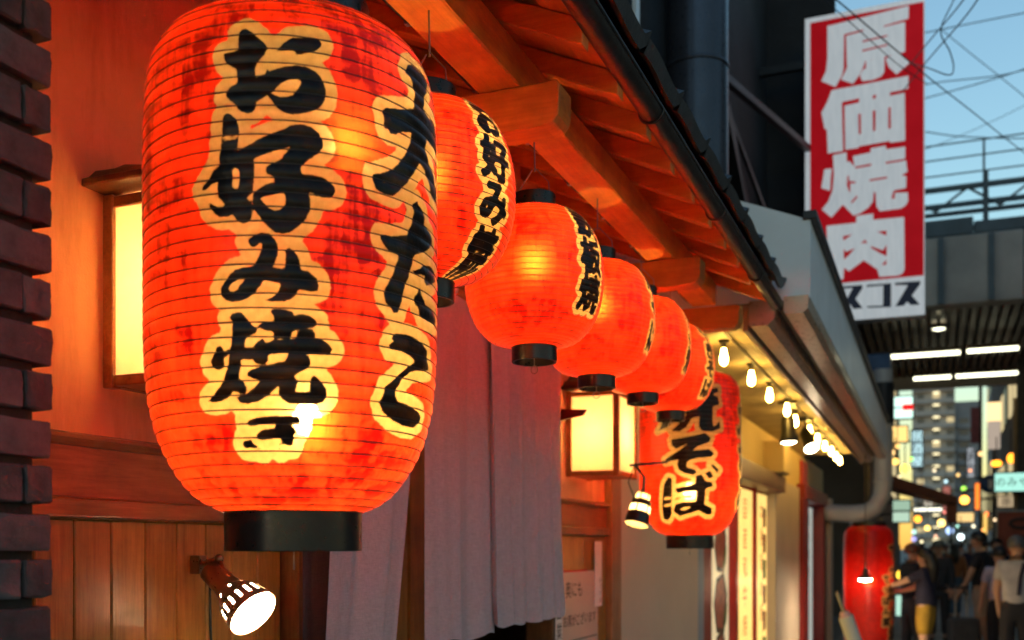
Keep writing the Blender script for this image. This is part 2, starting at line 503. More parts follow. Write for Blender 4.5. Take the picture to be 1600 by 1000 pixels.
_glyph = {}
def glyph_mesh(ch):
    if ch not in _glyph:
        cu = bpy.data.curves.new('glyph', 'FONT'); cu.body = ch; cu.size = 1.0
        cu.align_x = 'CENTER'; cu.align_y = 'CENTER'; cu.resolution_u = 2
        o = bpy.data.objects.new('glyph', cu); COL.objects.link(o)
        dg = bpy.context.evaluated_depsgraph_get()
        ev = o.evaluated_get(dg); me = ev.to_mesh()
        V = np.array([v.co[:2] for v in me.vertices]); F = [tuple(p.vertices) for p in me.polygons]
        ev.to_mesh_clear(); bpy.data.objects.remove(o); bpy.data.curves.remove(cu)
        c = (V.min(0)+V.max(0))/2
        cnt = {}
        for f in F:
            for a, b in zip(f, f[1:]+f[:1]):
                k = (min(a, b), max(a, b)); cnt[k] = cnt.get(k, 0)+1
        ed = [k for k, n in cnt.items() if n == 1]
        _glyph[ch] = (V-c, F, ed)
    return _glyph[ch]

def glyph_sdf(P, chars, cx, ztop, size, bold, step=None, margin=0.05):
    """column of characters, top to bottom; returns distance to the thickened strokes"""
    d = np.full(len(P), margin)
    step = step or size
    for i, ch in enumerate(chars):
        V, F, ed = glyph_mesh(ch)
        Q = V*size + np.array([cx, ztop - step*(i+0.5)])
        A = Q[[a for a, b in ed]]; B = Q[[b for a, b in ed]]
        lo = Q.min(0)-margin; hi = Q.max(0)+margin
        k = np.where((P[:, 0] > lo[0]) & (P[:, 0] < hi[0]) & (P[:, 1] > lo[1]) & (P[:, 1] < hi[1]))[0]
        if len(k): d[k] = np.minimum(d[k], seg_dist(P[k], A, B)-bold)
    return d

def lettering(text, size, origin, xdir, ydir, mat, parent, vertical=False, step=1.0, thick=0.0008, name='lettering', bold=0):
    """flat printed characters as one thin mesh on the plane (origin, xdir, ydir)"""
    mb = MB()
    X = Vector(xdir).normalized(); Y = Vector(ydir).normalized(); O = Vector(origin)
    for i, ch in enumerate(text):
        if ch == ' ': continue
        V, F, ed = glyph_mesh(ch)
        off = (0, -step*size*(i+0.5)) if vertical else (step*size*(i+0.5), 0)
        mb.add([O + X*(x*size+off[0]) + Y*(y*size+off[1]) for x, y in V], F)
    return link(name, mb.mesh(name, fix=False), mat, parent)

# brush strokes, outlines unrolled on the lantern skin (0.1 mm: along the girth, height) and on the sign board (1/1000)
TR = {"F1":[[[-864,7605],[-833,7650],[-763,7671],[-666,7628],[-571,7540],[-478,7463],[-408,7379],[-445,7277],[-565,7152],[-586,7074],[-591,6927],[-441,6982],[-419,7045],[-375,7131],[-393,7014],[-263,7066],[-129,7113],[20,7140],[170,7137],[290,7092],[388,7014],[448,6900],[474,6767],[447,6655],[379,6552],[258,6474],[94,6416],[-54,6395],[-172,6424],[-261,6479],[-350,6589],[-407,6656],[-499,6601],[-578,6559],[-589,6465],[-635,6406],[-711,6393],[-804,6419],[-867,6482],[-908,6545],[-996,6605],[-1053,6670],[-1054,6731],[-981,6800],[-869,6846],[-874,6960],[-881,7054],[-987,7116],[-1064,7178],[-1091,7243],[-1102,7314],[-994,7327],[-865,7348],[-865,7473]],[[-272,7306],[-250,7377],[-160,7461],[-55,7548],[96,7578],[279,7604],[371,7591],[414,7529],[385,7453],[308,7392],[170,7340],[20,7291],[12,7336],[-10,7358],[-115,7356],[-220,7340]],[[-1106,6353],[-1064,6406],[-993,6409],[-913,6347],[-853,6240],[-829,6125],[-852,5994],[-881,5845],[-706,5923],[-517,6024],[-331,6112],[-146,6178],[-54,6241],[94,6270],[242,6244],[355,6164],[421,6059],[431,5965],[374,5881],[261,5781],[149,5693],[75,5620],[112,5528],[261,5529],[412,5515],[527,5465],[595,5399],[615,5325],[575,5252],[508,5214],[393,5218],[299,5226],[299,5264],[196,5272],[233,5162],[233,5011],[168,4871],[57,4749],[-54,4657],[-183,4622],[-294,4646],[-405,4728],[-498,4830],[-573,4934],[-620,4991],[-630,4953],[-639,4859],[-706,4785],[-784,4772],[-862,4818],[-941,4907],[-1042,4878],[-1146,4886],[-1231,4937],[-1318,5030],[-1363,5130],[-1252,5071],[-1146,5029],[-1062,5055],[-1114,5125],[-1177,5187],[-1192,5302],[-1177,5423],[-1274,5386],[-1385,5312],[-1458,5298],[-1442,5367],[-1340,5468],[-1252,5591],[-1156,5667],[-1156,5771],[-1135,5901],[-1121,6051],[-1109,6220]],[[-710,4522],[-619,4596],[-498,4638],[-379,4627],[-290,4539],[-246,4435],[-253,4300],[-290,4208],[-334,4135],[-157,4105],[-142,4183],[-135,4304],[-150,4386],[-98,4423],[-25,4393],[34,4329],[71,4241],[91,4106],[168,4104],[258,4058],[333,3989],[363,3900],[348,3823],[273,3799],[153,3808],[49,3824],[20,3739],[-39,3676],[-143,3630],[-261,3620],[-469,3631],[-350,3673],[-261,3758],[-216,3849],[-209,3887],[-320,3914],[-461,3935],[-514,3844],[-589,3754],[-681,3680],[-804,3630],[-931,3616],[-1045,3646],[-1118,3710],[-1140,3802],[-1093,3890],[-1010,4006],[-898,4092],[-757,4132],[-611,4145],[-558,4250],[-498,4370],[-483,4460],[-498,4487],[-528,4475],[-558,4430],[-619,4418],[-672,4446]],[[-1000,3373],[-948,3451],[-863,3467],[-797,3462],[-715,3365],[-635,3277],[-558,3221],[-571,3161],[-735,3104],[-762,2953],[-756,2826],[-816,2764],[-831,2639],[-864,2506],[-789,2449],[-734,2354],[-764,2276],[-851,2277],[-961,2326],[-1052,2235],[-1192,2177],[-1331,2163],[-1438,2186],[-1308,2290],[-1185,2397],[-1101,2536],[-1037,2676],[-1002,2864],[-964,3022],[-952,3213],[-941,3323]],[[-1215,2969],[-1151,2990],[-1112,2948],[-1099,2908],[-993,2936],[-1003,2848],[-1093,2804],[-1089,2709],[-1129,2647],[-1213,2627],[-1303,2679],[-1325,2759],[-1274,2860]],[[-369,3477],[-330,3522],[-220,3520],[-31,3490],[0,3428],[94,3461],[221,3437],[317,3380],[337,3317],[270,3265],[95,3219],[-32,3192],[-63,3096],[-316,3065],[-319,3176],[-443,3198],[-586,3261],[-505,3301],[-307,3335],[-314,3414]],[[32,3211],[254,3255],[310,3171],[303,3091],[32,3076]],[[-821,2947],[-631,2952],[-540,3047],[-475,3087],[-436,3016],[-300,3057],[-63,3088],[175,3091],[384,3112],[499,3057],[579,2967],[534,2882],[386,2869],[175,2867],[-95,2871],[-254,2863],[-398,2841],[-399,2738],[-481,2699],[-594,2714],[-633,2769],[-824,2772]],[[-95,2880],[159,2874],[224,2814],[241,2735],[193,2654],[80,2601],[-16,2534],[49,2474],[41,2410],[8,2314],[222,2322],[243,2529],[308,2564],[410,2474],[488,2383],[508,2288],[471,2192],[354,2139],[100,2129],[-100,2139],[-199,2200],[-254,2276],[-227,2411],[-395,2259],[-568,2165],[-744,2128],[-866,2145],[-936,2232],[-783,2260],[-624,2369],[-520,2471],[-619,2487],[-734,2543],[-715,2605],[-547,2667],[-352,2708],[-143,2759],[-111,2815]],[[-811,1847],[-754,1887],[-672,1921],[-477,1947],[-287,1962],[64,1967],[89,1935],[103,1848],[-24,1857],[-125,1861],[-11,1794],[41,1727],[-25,1680],[-5,1634],[-39,1530],[-107,1529],[-215,1562],[-264,1527],[-248,1458],[-294,1492],[-269,1550],[-227,1585],[-250,1653],[-372,1630],[-536,1608],[-617,1618],[-664,1669],[-588,1732],[-491,1766],[-320,1784],[-322,1858],[-483,1840],[-683,1812],[-763,1812]],[[-904,1585],[-842,1608],[-756,1616],[-723,1561],[-631,1514],[-565,1451],[-665,1486],[-762,1497],[-880,1493],[-916,1528]],[[1997,7536],[2092,7705],[2283,7791],[2407,7759],[2671,7780],[2856,7740],[2787,7548],[2648,7410],[2564,7164],[2785,7095],[3125,7180],[3516,7203],[3514,7010],[3405,6719],[2920,6668],[2634,6692],[2595,6493],[2735,6334],[3012,6194],[3283,6046],[3239,5813],[2899,5807],[2728,5988],[2557,6139],[2355,6200],[2202,6019],[1984,5773],[1792,5591],[1652,5478],[1456,5465],[1305,5502],[1246,5623],[1252,5710],[1456,5786],[1652,5901],[1830,6079],[1987,6280],[2096,6495],[2111,6615],[1768,6512],[1761,6464],[1588,6425],[1556,6495],[1475,6471],[1455,6638],[1431,6742],[1494,6799],[1800,6879],[2189,7030],[2255,7302],[2196,7434],[2134,7513]],[[2115,5467],[2273,5568],[2306,5513],[2452,5482],[2527,5395],[2527,5242],[2666,5217],[2870,5144],[2910,5044],[2608,4848],[2192,4683],[2115,4503],[2009,4265],[1909,4073],[1846,3849],[1770,3677],[1652,3656],[1623,3724],[1486,3804],[1459,3903],[1486,4011],[1594,4156],[1692,4343],[1781,4584],[1578,4601],[1458,4669],[1387,4758],[1405,4823],[1663,4850],[1990,4952],[2115,5189],[2172,5376]],[[2135,4411],[2359,4498],[2527,4606],[2796,4655],[3106,4626],[3144,4477],[2873,4363],[2611,4287],[2528,4333],[2581,4434],[2405,4423],[2232,4376]],[[2195,4006],[2296,4115],[2398,4214],[2431,4080],[2614,3969],[3120,3949],[3190,3760],[2739,3720],[2388,3734],[2321,3839],[2216,3903]],[[1579,3148],[1684,3224],[1628,3255],[1721,3349],[2026,3376],[2282,3355],[2505,3303],[2671,3229],[2725,3029],[2801,2936],[2598,2882],[2279,2842],[2094,2784],[1915,2648],[1799,2484],[1782,2383],[1870,2303],[2110,2290],[2277,2259],[2526,2216],[2683,2141],[2708,2060],[2470,1948],[2089,1945],[1798,2008],[1537,2122],[1450,2250],[1528,2394],[1555,2515],[1736,2635],[1897,2776],[2088,2894],[2250,2981],[2113,3051],[1880,3094],[1622,3085]]],"H1":[[[-350,6703],[-261,6789],[-143,6888],[-54,6926],[49,6928],[98,6903],[86,6848],[35,6781],[-17,6694],[-113,6651],[-217,6643],[-291,6659]],[[-620,5724],[-442,5789],[-257,5861],[-72,5919],[-109,5850],[-201,5732],[-294,5681],[-386,5640],[-442,5583],[-414,5508],[-312,5464],[-303,5389],[-442,5338],[-554,5272],[-626,5216],[-611,5385],[-601,5610]],[[-716,5143],[-630,5235],[-634,5056]],[[-941,5566],[-901,5601],[-842,5570],[-826,5466],[-842,5335],[-881,5271],[-941,5321],[-945,5453]],[[-507,5141],[-368,5189],[-220,5223],[-150,5226],[-133,5133],[-146,5057],[-201,4988],[-294,4957],[-386,5001],[-470,5085]],[[-1114,6079],[-862,6093],[-839,6084],[-842,6060],[-1094,6049]],[[-1114,6016],[-842,6060],[-838,6035],[-1114,5994]],[[-1003,3818],[-946,3898],[-851,3947],[-742,3959],[-804,3878],[-867,3797],[-947,3770],[-987,3779]]],"F7":[[[256,6575],[502,6860],[380,7108],[936,7322],[1391,7134],[1458,6807],[1100,6668],[1099,5971],[1143,5726],[1282,5813],[1473,6027],[1522,5659],[1099,5495],[583,5510],[418,5714],[459,6205],[94,6126],[-149,5722],[-476,5504],[-900,5549],[-476,5898],[-149,6296],[-312,6506]],[[422,7108],[693,7858],[1053,7868],[987,7531],[1411,7591],[1422,7385],[933,7198]],[[-1666,5562],[-1169,5938],[-1033,5780]],[[-1192,7432],[-873,7488],[-814,6491],[-393,5894],[-727,5992],[-1033,5763],[-1560,5595],[-1171,6351]],[[-900,5137],[-149,5231],[418,5346],[708,5430],[1009,5190],[921,4983],[418,4814],[94,4571],[418,4610],[921,4655],[1171,4456],[1054,4290],[337,4242],[-27,4123],[-149,4002],[-149,3797],[256,3670],[321,3547],[175,3425],[-230,3512],[-518,3683],[-600,3973],[-517,4175],[-1171,4054],[-1217,4205],[-476,4625],[-68,4942],[-642,4672],[-856,4846]],[[-1276,3051],[-1036,3371],[-860,3283],[-858,2626],[-997,1564],[-1305,1306],[-1603,1368],[-1478,1984]],[[-694,2785],[258,3017],[296,3384],[543,3465],[756,3140],[1062,3103],[1131,2900],[761,2773],[731,2041],[1155,1881],[1201,1556],[924,1554],[465,1756],[15,1635],[-562,1477],[-865,1726],[-732,2050],[-329,2166],[312,2162],[301,2690],[-616,2579]],[[709,3507],[967,3633],[1147,3350],[926,3248]],[[966,3919],[1145,3923],[1456,3685],[1331,3534]]],"H7":[[[-570,1803],[-249,1921],[102,1919],[-255,1759]],[[-1311,2392],[-931,2398],[-938,2300],[-1323,2269]],[[-1359,2064],[-960,2096],[-973,1973],[-1379,1941]]],"SF":[[[193,963],[871,980],[868,939],[196,921]],[[193,964],[335,963],[335,926],[336,825],[318,796],[262,761],[141,788],[182,818],[194,862]],[[350,921],[508,928],[662,938],[841,933],[841,836],[355,824]],[[508,942],[667,947],[668,927],[499,922]],[[519,828],[673,833],[670,783],[642,770],[575,764],[488,766],[468,785],[496,803],[520,805]],[[369,829],[509,828],[505,817],[468,789],[411,762],[309,782],[351,810]],[[683,822],[706,830],[793,839],[877,799],[772,769],[708,796]],[[229,752],[320,754],[327,550],[197,549],[188,627],[169,631],[142,685],[193,717]],[[229,752],[869,759],[866,718],[232,708]],[[338,696],[838,707],[841,555],[720,555],[715,561],[461,558],[456,553],[346,553]],[[462,719],[717,726],[719,677],[464,682]],[[167,499],[232,498],[221,468],[217,427],[141,439],[158,475]],[[241,541],[356,544],[362,473],[352,447],[378,409],[327,378],[228,339],[145,369],[201,392],[238,427],[249,478]],[[353,512],[382,514],[426,492],[443,443],[357,443]],[[366,447],[443,447],[455,402],[403,380],[366,360],[322,377],[368,410]],[[410,529],[558,533],[558,546],[682,548],[688,536],[842,536],[841,494],[849,486],[426,486]],[[426,492],[848,493],[860,456],[812,447],[851,442],[848,405],[747,402],[729,377],[758,376],[757,394],[863,390],[865,363],[846,350],[808,342],[635,341],[606,358],[599,402],[584,407],[576,374],[539,357],[472,342],[415,337],[356,362],[403,382],[450,402],[438,439],[390,445]],[[186,314],[438,313],[439,335],[579,336],[580,316],[833,314],[836,149],[822,136],[782,130],[630,132],[614,156],[501,190],[376,159],[335,173],[329,135],[201,138]]],"SH":[[[491,890],[698,895],[698,900],[491,896]],[[488,860],[700,866],[699,871],[488,866]],[[335,927],[494,931],[494,925],[352,921],[359,824],[331,816]],[[666,931],[860,938],[860,932],[666,927]],[[316,706],[462,713],[463,704],[340,701],[343,551],[327,548]],[[717,711],[847,716],[844,709],[718,706]],[[573,714],[602,716],[602,704],[576,703]],[[455,662],[476,662],[478,597],[459,596]],[[575,666],[599,665],[598,600],[577,600]],[[705,668],[724,668],[725,601],[704,600]],[[548,447],[697,449],[693,443],[549,441]],[[421,494],[565,497],[561,490],[436,488]],[[680,496],[843,498],[844,492],[685,490]],[[362,469],[375,468],[380,450],[433,446],[434,441],[387,442],[388,409],[367,428]],[[392,381],[441,401],[450,395],[403,377]],[[324,274],[405,278],[375,270],[330,260]],[[610,277],[688,277],[689,261]],[[472,244],[512,256],[533,241],[503,246]],[[331,235],[352,223],[428,232],[383,213],[334,198]],[[554,234],[661,215],[690,233],[692,195],[636,207],[564,226]],[[648,168],[688,185],[689,168],[668,169]]],"SB":[[[288,112],[490,111],[490,100],[431,68],[494,36],[413,36],[387,53],[363,37],[312,38],[409,104],[288,105]],[[525,110],[727,108],[726,32],[529,36],[529,42],[660,39],[662,103],[525,103]],[[757,108],[965,107],[963,96],[896,63],[963,32],[887,33],[856,45],[832,33],[761,33],[864,97],[758,101]]],"n1":12}

# ================================================================== SETTING
def sheet(name, mat, x0, x1, y0, y1, z, nx=1, ny=1):
    vs = [(x0+(x1-x0)*i/nx, y0+(y1-y0)*j/ny, z) for j in range(ny+1) for i in range(nx+1)]
    fs = [(j*(nx+1)+i, j*(nx+1)+i+1, (j+1)*(nx+1)+i+1, (j+1)*(nx+1)+i) for j in range(ny) for i in range(nx)]
    me = bpy.data.meshes.new(name); me.from_pydata(vs, [], fs)
    return link(name, me, mat)

tag(sheet('street', M['asphalt'], -600, 600, -100, 900, 0.0), kind='structure')
tag(sheet('pavement', plain('pale_paving', (0.24, 0.235, 0.22), 0.75, 0, 0.2, 1.2, 0.3, 40), -1.58, 2.6, -3, 60, 0.004), kind='structure')

# ------------------------------------------------------------------ shop with the lanterns
W = -1.6
shop = empty('okonomiyaki_shop', (W, 2.5, 0), 'low timber shopfront with orange plaster wall, plank wainscot and tiled eave', 'shop')
def sp(o):          # keep world coordinates for children of an empty that sits elsewhere
    o.location = Vector(o.location) - o.parent.location
    return o
def spart(mb, name, mat, bevel=0.0, parent=None):
    o = mb.build(name, mat, parent or shop, bevel)
    if parent is None: sp(o)
    return o

wall = spart(MB().box(W-0.15, W, -0.6, 2.30, 1.60, 3.35), 'plaster_wall', M['stucco'])
spart(MB().box(W-0.15, W, 4.40, 5.16, 1.60, 3.35), 'plaster_wall', M['stucco'])
spart(MB().box(W-0.15, W, 2.30, 4.40, E+0.98, 3.35), 'plaster_wall', M['stucco'])
ws = spart(MB().box(W-0.15, W-0.02, -0.6, 2.30, 0.0, 1.598), 'wainscot', M['darkwood'])
joints = [1.163+0.1*k for k in range(12)]
pm = {}
for i in range(-6, 11):
    y0 = 1.163 + 0.1*i; y1 = y0 + 0.1
    if y1 > 2.3: y1 = 2.298
    o = MB().box(-0.02, 0.008, 0.0016, y1-y0-0.0016, 0.02, E+0.056).build('plank', M['plank'], ws, 0.0025)
    o.location = (W, y0, 0)
ws2 = spart(MB().box(W-0.15, W-0.02, 4.40, 5.16, 0.0, 1.598), 'wainscot', M['darkwood'])
for i in range(2):
    o = MB().box(-0.02, 0.006, 0.002, 0.378, 0.02, E+0.056).build('panel_board', M['plank'], ws2, 0.003)
    o.location = (W, 4.40+0.38*i, 0)
for y0, y1 in ((-0.6, 2.30), (4.40, 5.16)):
    spart(MB().prism([(W, E+0.060), (W+0.028, E+0.060), (W+0.030, E+0.064), (W+0.030, E+0.094), (W+0.022, E+0.099), (W, E+0.099)], y0, y1), 'ledge_rail', M['rail'])
    spart(MB().box(W, W+0.010, y0, y1, E+0.101, E+0.203), 'band_board', M['rail'])
    spart(MB().prism([(W, E+0.204), (W+0.014, E+0.204), (W+0.030, E+0.217), (W+0.030, E+0.224), (W, E+0.232)], y0, y1), 'moulding', M['rail'])
spart(MB().box(W-0.10, W+0.035, 2.302, 2.42, 0, 3.0), 'door_post', M['post'], 0.004)
spart(MB().box(W-0.10, W+0.030, 4.29, 4.398, 0, 2.56), 'door_post', M['post'], 0.004)
spart(MB().box(W-0.12, W+0.040, 5.162, 5.335, 0, 3.2), 'corner_post', M['post'], 0.004)
spart(MB().box(W-0.10, W-0.01, 5.337, 5.42, 0, 3.2), 'gap_shade_strip', M['darkwood'], 0.003)  # dark strip standing in for the shaded gap beside the corner post
spart(MB().box(W-0.09, W+0.03, 2.42, 4.29, E+0.90, E+0.978), 'door_lintel', M['post'], 0.004)
# inside of the doorway
inn = spart(MB().box(-4.05, -4.0, 0.4, 5.3, 0.0, 3.3), 'interior_back_wall', M['plank'])
spart(MB().box(-4.0, W-0.15, 0.35, 0.40, 0.0, 3.3), 'interior_side_wall', M['darkwood'])
spart(MB().box(-4.0, W-0.15, 5.25, 5.30, 0.0, 3.3), 'interior_side_wall', M['darkwood'])
spart(MB().box(-4.05, W-0.15, 0.35, 5.30, 3.3, 3.35), 'interior_ceiling', M['darkwood'])
door = spart(MB().box(-1.735, -1.705, 2.43, 3.36, 0.03, E+0.90), 'sliding_door', M['darkwood'], 0.003)
for k in range(5):
    y0 = 2.455 + 0.178*k
    MB().box(-1.7045, -1.690, y0, y0+0.162, 0.10, E+0.82).build('door_board', M['plank'], door, 0.003)

# upper storey
spart(MB().box(-1.60, -1.45, -0.6, 5.3, 3.36, 7.5), 'upper_wall', M['darkwall'])
for k in range(12):
    spart(MB().box(-1.449, -1.42, 0.0+0.44*k, 0.03+0.44*k, 3.4, 7.4), 'cladding_batten', M['darkmetal'])
spart(MB().box(-1.42, -1.40, 5.05, 5.12, E+1.75, 5.6), 'wall_flashing', M['panelwhite'])

# eave: rafters, boards, tiles, gutter
def zr(x): return E + 1.16 + 0.45*(-0.75 - x)
Y0, Y1 = 0.35, 4.86
roof = spart(MB().hexa([(-1.60, Y0, zr(-1.60)+0.082), (-0.705, Y0, zr(-0.705)+0.082), (-0.705, Y1, zr(-0.705)+0.082), (-1.60, Y1, zr(-1.60)+0.082),
                        (-1.60, Y0, zr(-1.60)+0.105), (-0.705, Y0, zr(-0.705)+0.105), (-0.705, Y1, zr(-0.705)+0.105), (-1.60, Y1, zr(-1.60)+0.105)]), 'eave_roof', M['darkwood'])
nb = 6
for k in range(nb):
    xa = -0.708 - 0.148*k; xb = xa - 0.147
    MB().hexa([(xb, Y0, zr(xb)+0.064), (xa, Y0, zr(xa)+0.064), (xa, Y1, zr(xa)+0.064), (xb, Y1, zr(xb)+0.064),
               (xb, Y0, zr(xb)+0.080), (xa, Y0, zr(xa)+0.080), (xa, Y1, zr(xa)+0.080), (xb, Y1, zr(xb)+0.080)]).build('soffit_board', M['board'], roof)
rm = MB().hexa([(-1.60, -0.023, zr(-1.60)), (-0.75, -0.023, zr(-0.75)), (-0.75, 0.023, zr(-0.75)), (-1.60, 0.023, zr(-1.60)),
                (-1.60, -0.023, zr(-1.60)+0.062), (-0.75, -0.023, zr(-0.75)+0.062), (-0.75, 0.023, zr(-0.75)+0.062), (-1.60, 0.023, zr(-1.60)+0.062)]).mesh('rafter', 0.003)
for k in range(-6, 9):
    o = link('rafter', rm, M['beamx'], roof)
    o.location = Vector((0, 2.27+0.288*k, 0))
# roof tiles (curved pantiles, four courses)
def pantile():
    mb = MB(); n = 12; L = 0.29; w = 0.36
    def prof(t):   # across the tile (y), height
        return 0.004*math.sin(2*PI*t)*0.9 + (0.02 if t > 0.93 else 0)
    vs = []
    for j, (sx, dz) in enumerate(((0.0, 0.0), (L, 0.0))):
        for th in (0, 0.016):
            for i in range(n+1):
                t = i/n
                vs.append((-sx, (t-0.5)*w*1.02, prof(t)+th+0.012*(1 if sx == 0 else -0.0)))
    m = n+1
    fs = []
    for i in range(n):
        fs += [(m+i, m+i+1, 3*m+i+1, 3*m+i), (i+1, i, 2*m+i, 2*m+i+1), (i, i+1, m+i+1, m+i), (2*m+i+1, 2*m+i, 3*m+i, 3*m+i+1)]
    fs += [(0, m, 3*m, 2*m), (n, 2*m+n, 3*m+n, m+n)]
    mb.add(vs, fs)
    # drop edge at the front
    dv = []
    for i in range(n+1):
        t = i/n
        dv += [(0.004, (t-0.5)*w*1.0, prof(t)+0.026), (0.004, (t-0.5)*w*1.0, prof(t)-0.012), (-0.012, (t-0.5)*w*1.0, prof(t)-0.012), (-0.012, (t-0.5)*w*1.0, prof(t)+0.026)]
    df = []
    for i in range(n):
        a = 4*i; b = 4*i+4
        df += [(a, a+1, b+1, b), (a+1, a+2, b+2, b+1), (a+2, a+3, b+3, b+2)]
    mb.add(dv, df)
    return mb.mesh('roof_tile')
ptm = pantile()
for r_ in range(4):
    for k in range(13):
        x = -0.672 - 0.235*r_
        o = link('roof_tile', ptm, M['tile'], roof)
        o.location = Vector((x, 0.50+0.3635*k, zr(x)+0.125))
        o.rotation_euler = (random.uniform(-.01, .01), math.atan(0.45)*1.0+random.uniform(-.01, .01), 0)
# barge board at the far end of the eave
spart(MB().hexa([(-1.60, Y1+0.002, zr(-1.60)-0.02), (-0.70, Y1+0.002, zr(-0.70)-0.0), (-0.70, Y1+0.03, zr(-0.70)-0.0), (-1.60, Y1+0.03, zr(-1.60)-0.02),
                 (-1.60, Y1+0.002, zr(-1.60)+0.12), (-0.70, Y1+0.002, zr(-0.70)+0.12), (-0.70, Y1+0.03, zr(-0.70)+0.12), (-1.60, Y1+0.03, zr(-1.60)+0.12)]), 'barge_board', M['beamx'], 0.003)
# half-round gutter
gv = []; gf = []
ng = 12
for j, y in enumerate((0.3, 1.2, 2.1, 3.0, 3.9, 4.88)):
    for th in (0.030, 0.027):
        for i in range(ng+1):
            a = PI + PI*i/ng
            gv.append((-0.680 + th*math.cos(a), y, E+1.135 + th*math.sin(a)))
m = ng+1
for j in range(5):
    for i in range(ng):
        a = j*2*m + i; b = (j+1)*2*m + i
        gf += [(a, a+1, b+1, b), (a+m+1, a+m, b+m, b+m+1)]
    a = j*2*m; b = (j+1)*2*m
    gf += [(a, b, b+m, a+m), (a+ng, a+m+ng, b+m+ng, b+ng)]
gm = MB().add(gv, gf, True)
gm.tube([(-0.650, 0.3, E+1.136), (-0.650, 4.88, E+1.136)], 0.0045, 8)
gm.tube([(-0.710, 0.3, E+1.136), (-0.710, 4.88, E+1.136)], 0.0035, 8)
gut = gm.build('gutter', M['gutter'], roof)
for y in (0.9, 1.75, 2.6, 3.45, 4.3):
    hb = MB()
    hb.tube([(-0.680+0.0325*math.cos(PI+PI*i/10), y, E+1.135+0.0325*math.sin(PI+PI*i/10)) for i in range(11)], 0.004, 6)
    hb.bar((-0.713, y, E+1.135), (-0.74, y, E+1.20), 0.012, 0.004)
    hb.build('gutter_strap', M['gutter'], roof)

# purlin over the lanterns and its bracket arms
spart(MB().box(-1.067, -0.953, 0.3, 4.85, E+1.147, E+1.248), 'purlin_beam', M['beam'], 0.004)
# wiring stapled along the purlin, with a drop to every lantern
wm = MB()
wm.tube([(-1.071, 0.4+0.12*k, E+1.158+0.006*math.sin(k*1.9)) for k in range(38)], 0.0042, 6)
spart(wm, 'wiring', M['cable'])
for k in range(12):
    spart(MB().box(-1.078, -1.0672, 0.55+0.36*k, 0.565+0.36*k, E+1.150, E+1.168), 'cable_staple', M['steel'])
def arm(y, parent=None):
    poly = [(W, E+1.036), (-0.888, E+1.036), (-0.864, E+1.042), (-0.851, E+1.058), (-0.846, E+1.078), (-0.846, E+1.132), (-0.853, E+1.144), (W, E+1.144)]
    spart(MB().prism(poly, y-0.045, y+0.045), 'bracket_arm', M['beamx'], 0.003)
for y in (0.72, 2.40, 4.04, 4.90): arm(y)

# ------------------------------------------------------------------ brick pillar, left edge
pil = empty('brick_pillar', (-1.30, 0.8, 0), 'dark rough brick pillar with deep raked joints at the left edge', 'pillar')
MB().box(-0.30, 0.036, -0.60, 0.358, 0, 3.4).build('mortar_core', M['mortar'], pil)
bv = {}
def brick_mesh(L, k):
    if (L, k) not in bv:
        rnd = random.Random(k*7+int(L*1000))
        bm = bmesh.new()
        bmesh.ops.create_cube(bm, size=1.0)
        for v in bm.verts: v.co = Vector((v.co.x*0.30, v.co.y*L, v.co.z*0.0555))
        bmesh.ops.bevel(bm, geom=list(bm.edges), offset=0.0028, segments=1, affect='EDGES')
        bmesh.ops.subdivide_edges(bm, edges=[e for e in bm.edges if e.calc_length() > 0.03], cuts=2, use_grid_fill=True)
        for v in bm.verts: v.co += Vector((rnd.uniform(-1, 1), rnd.uniform(-1, 1), rnd.uniform(-1, 1)))*0.0019
        me = bpy.data.meshes.new('brick'); bm.to_mesh(me); bm.free()
        bv[(L, k)] = me
    return bv[(L, k)]
pitch = 0.0708
for r_ in range(47):
    z = 0.03 + r_*pitch + pitch/2
    off = 0.054 if r_ % 2 else 0.160
    ends = [0.382]; y = 0.382 - off
    while y > -0.55:
        ends.append(y); y -= 0.212
    ends.append(-0.60)
    for a, b in zip(ends, ends[1:]):
        L = a-b-0.0025
        if L < 0.02: continue
        o = link('brick', brick_mesh(round(L, 3), random.randint(0, 3)), M['brick'], pil)
        o.location = (-0.098+random.uniform(-.002, .002), (a+b)/2, z+random.uniform(-.0012, .0012))
        o.rotation_euler = (random.uniform(-.006, .006), 0, random.uniform(-.004, .004))

# ------------------------------------------------------------------ next shop: pale front with metal awning
s2 = empty('grill_shop', (-1.6, 9.5, 0), 'pale shopfront with cream wall, maroon lintel and deep metal awning', 'shop')
def p2(mb, name, mat, bevel=0.0):
    o = mb.build(name, mat, s2, bevel); o.location = -Vector(s2.location); return o
FX = -0.55
p2(MB().box(-1.75, -1.6, 5.43, 7.46, 0, E+1.19), 'white_wall', M['whitewall'])
p2(MB().box(-1.75, -1.615, 7.462, 7.74, 0, E+0.578), 'wall_edge_strip', M['skyedge'], 0.004)
p2(MB().box(-1.75, -1.655, 7.742, 8.24, 0, E+0.578), 'window_post', M['redpaint'], 0.005)
p2(MB().box(-1.75, -1.6, 7.461, 16.6, E+0.75, E+1.19), 'cream_wall', M['creamwall'])
p2(MB().box(-1.74, -1.46, 7.75, 11.19, E+0.58, E+0.748), 'window_lintel', M['lintel'], 0.006)
p2(MB().box(-1.80, -1.72, 8.2, 11.2, 0, E+0.60), 'window_backing', M['redpaint'])
for y in (9.20, 10.24):
    p2(MB().box(-1.715, -1.63, y, y+0.12, 0, E+0.579), 'window_mullion', M['redpost'], 0.004)
p2(MB().box(-1.75, -1.56, 11.2, 13.25, 0, E+0.749), 'pier', M['greycol'], 0.01)
p2(MB().box(-1.70, -1.40, 10.6, 11.1, E+0.76, E+1.08), 'light_box_housing', M['creamwall'], 0.01)
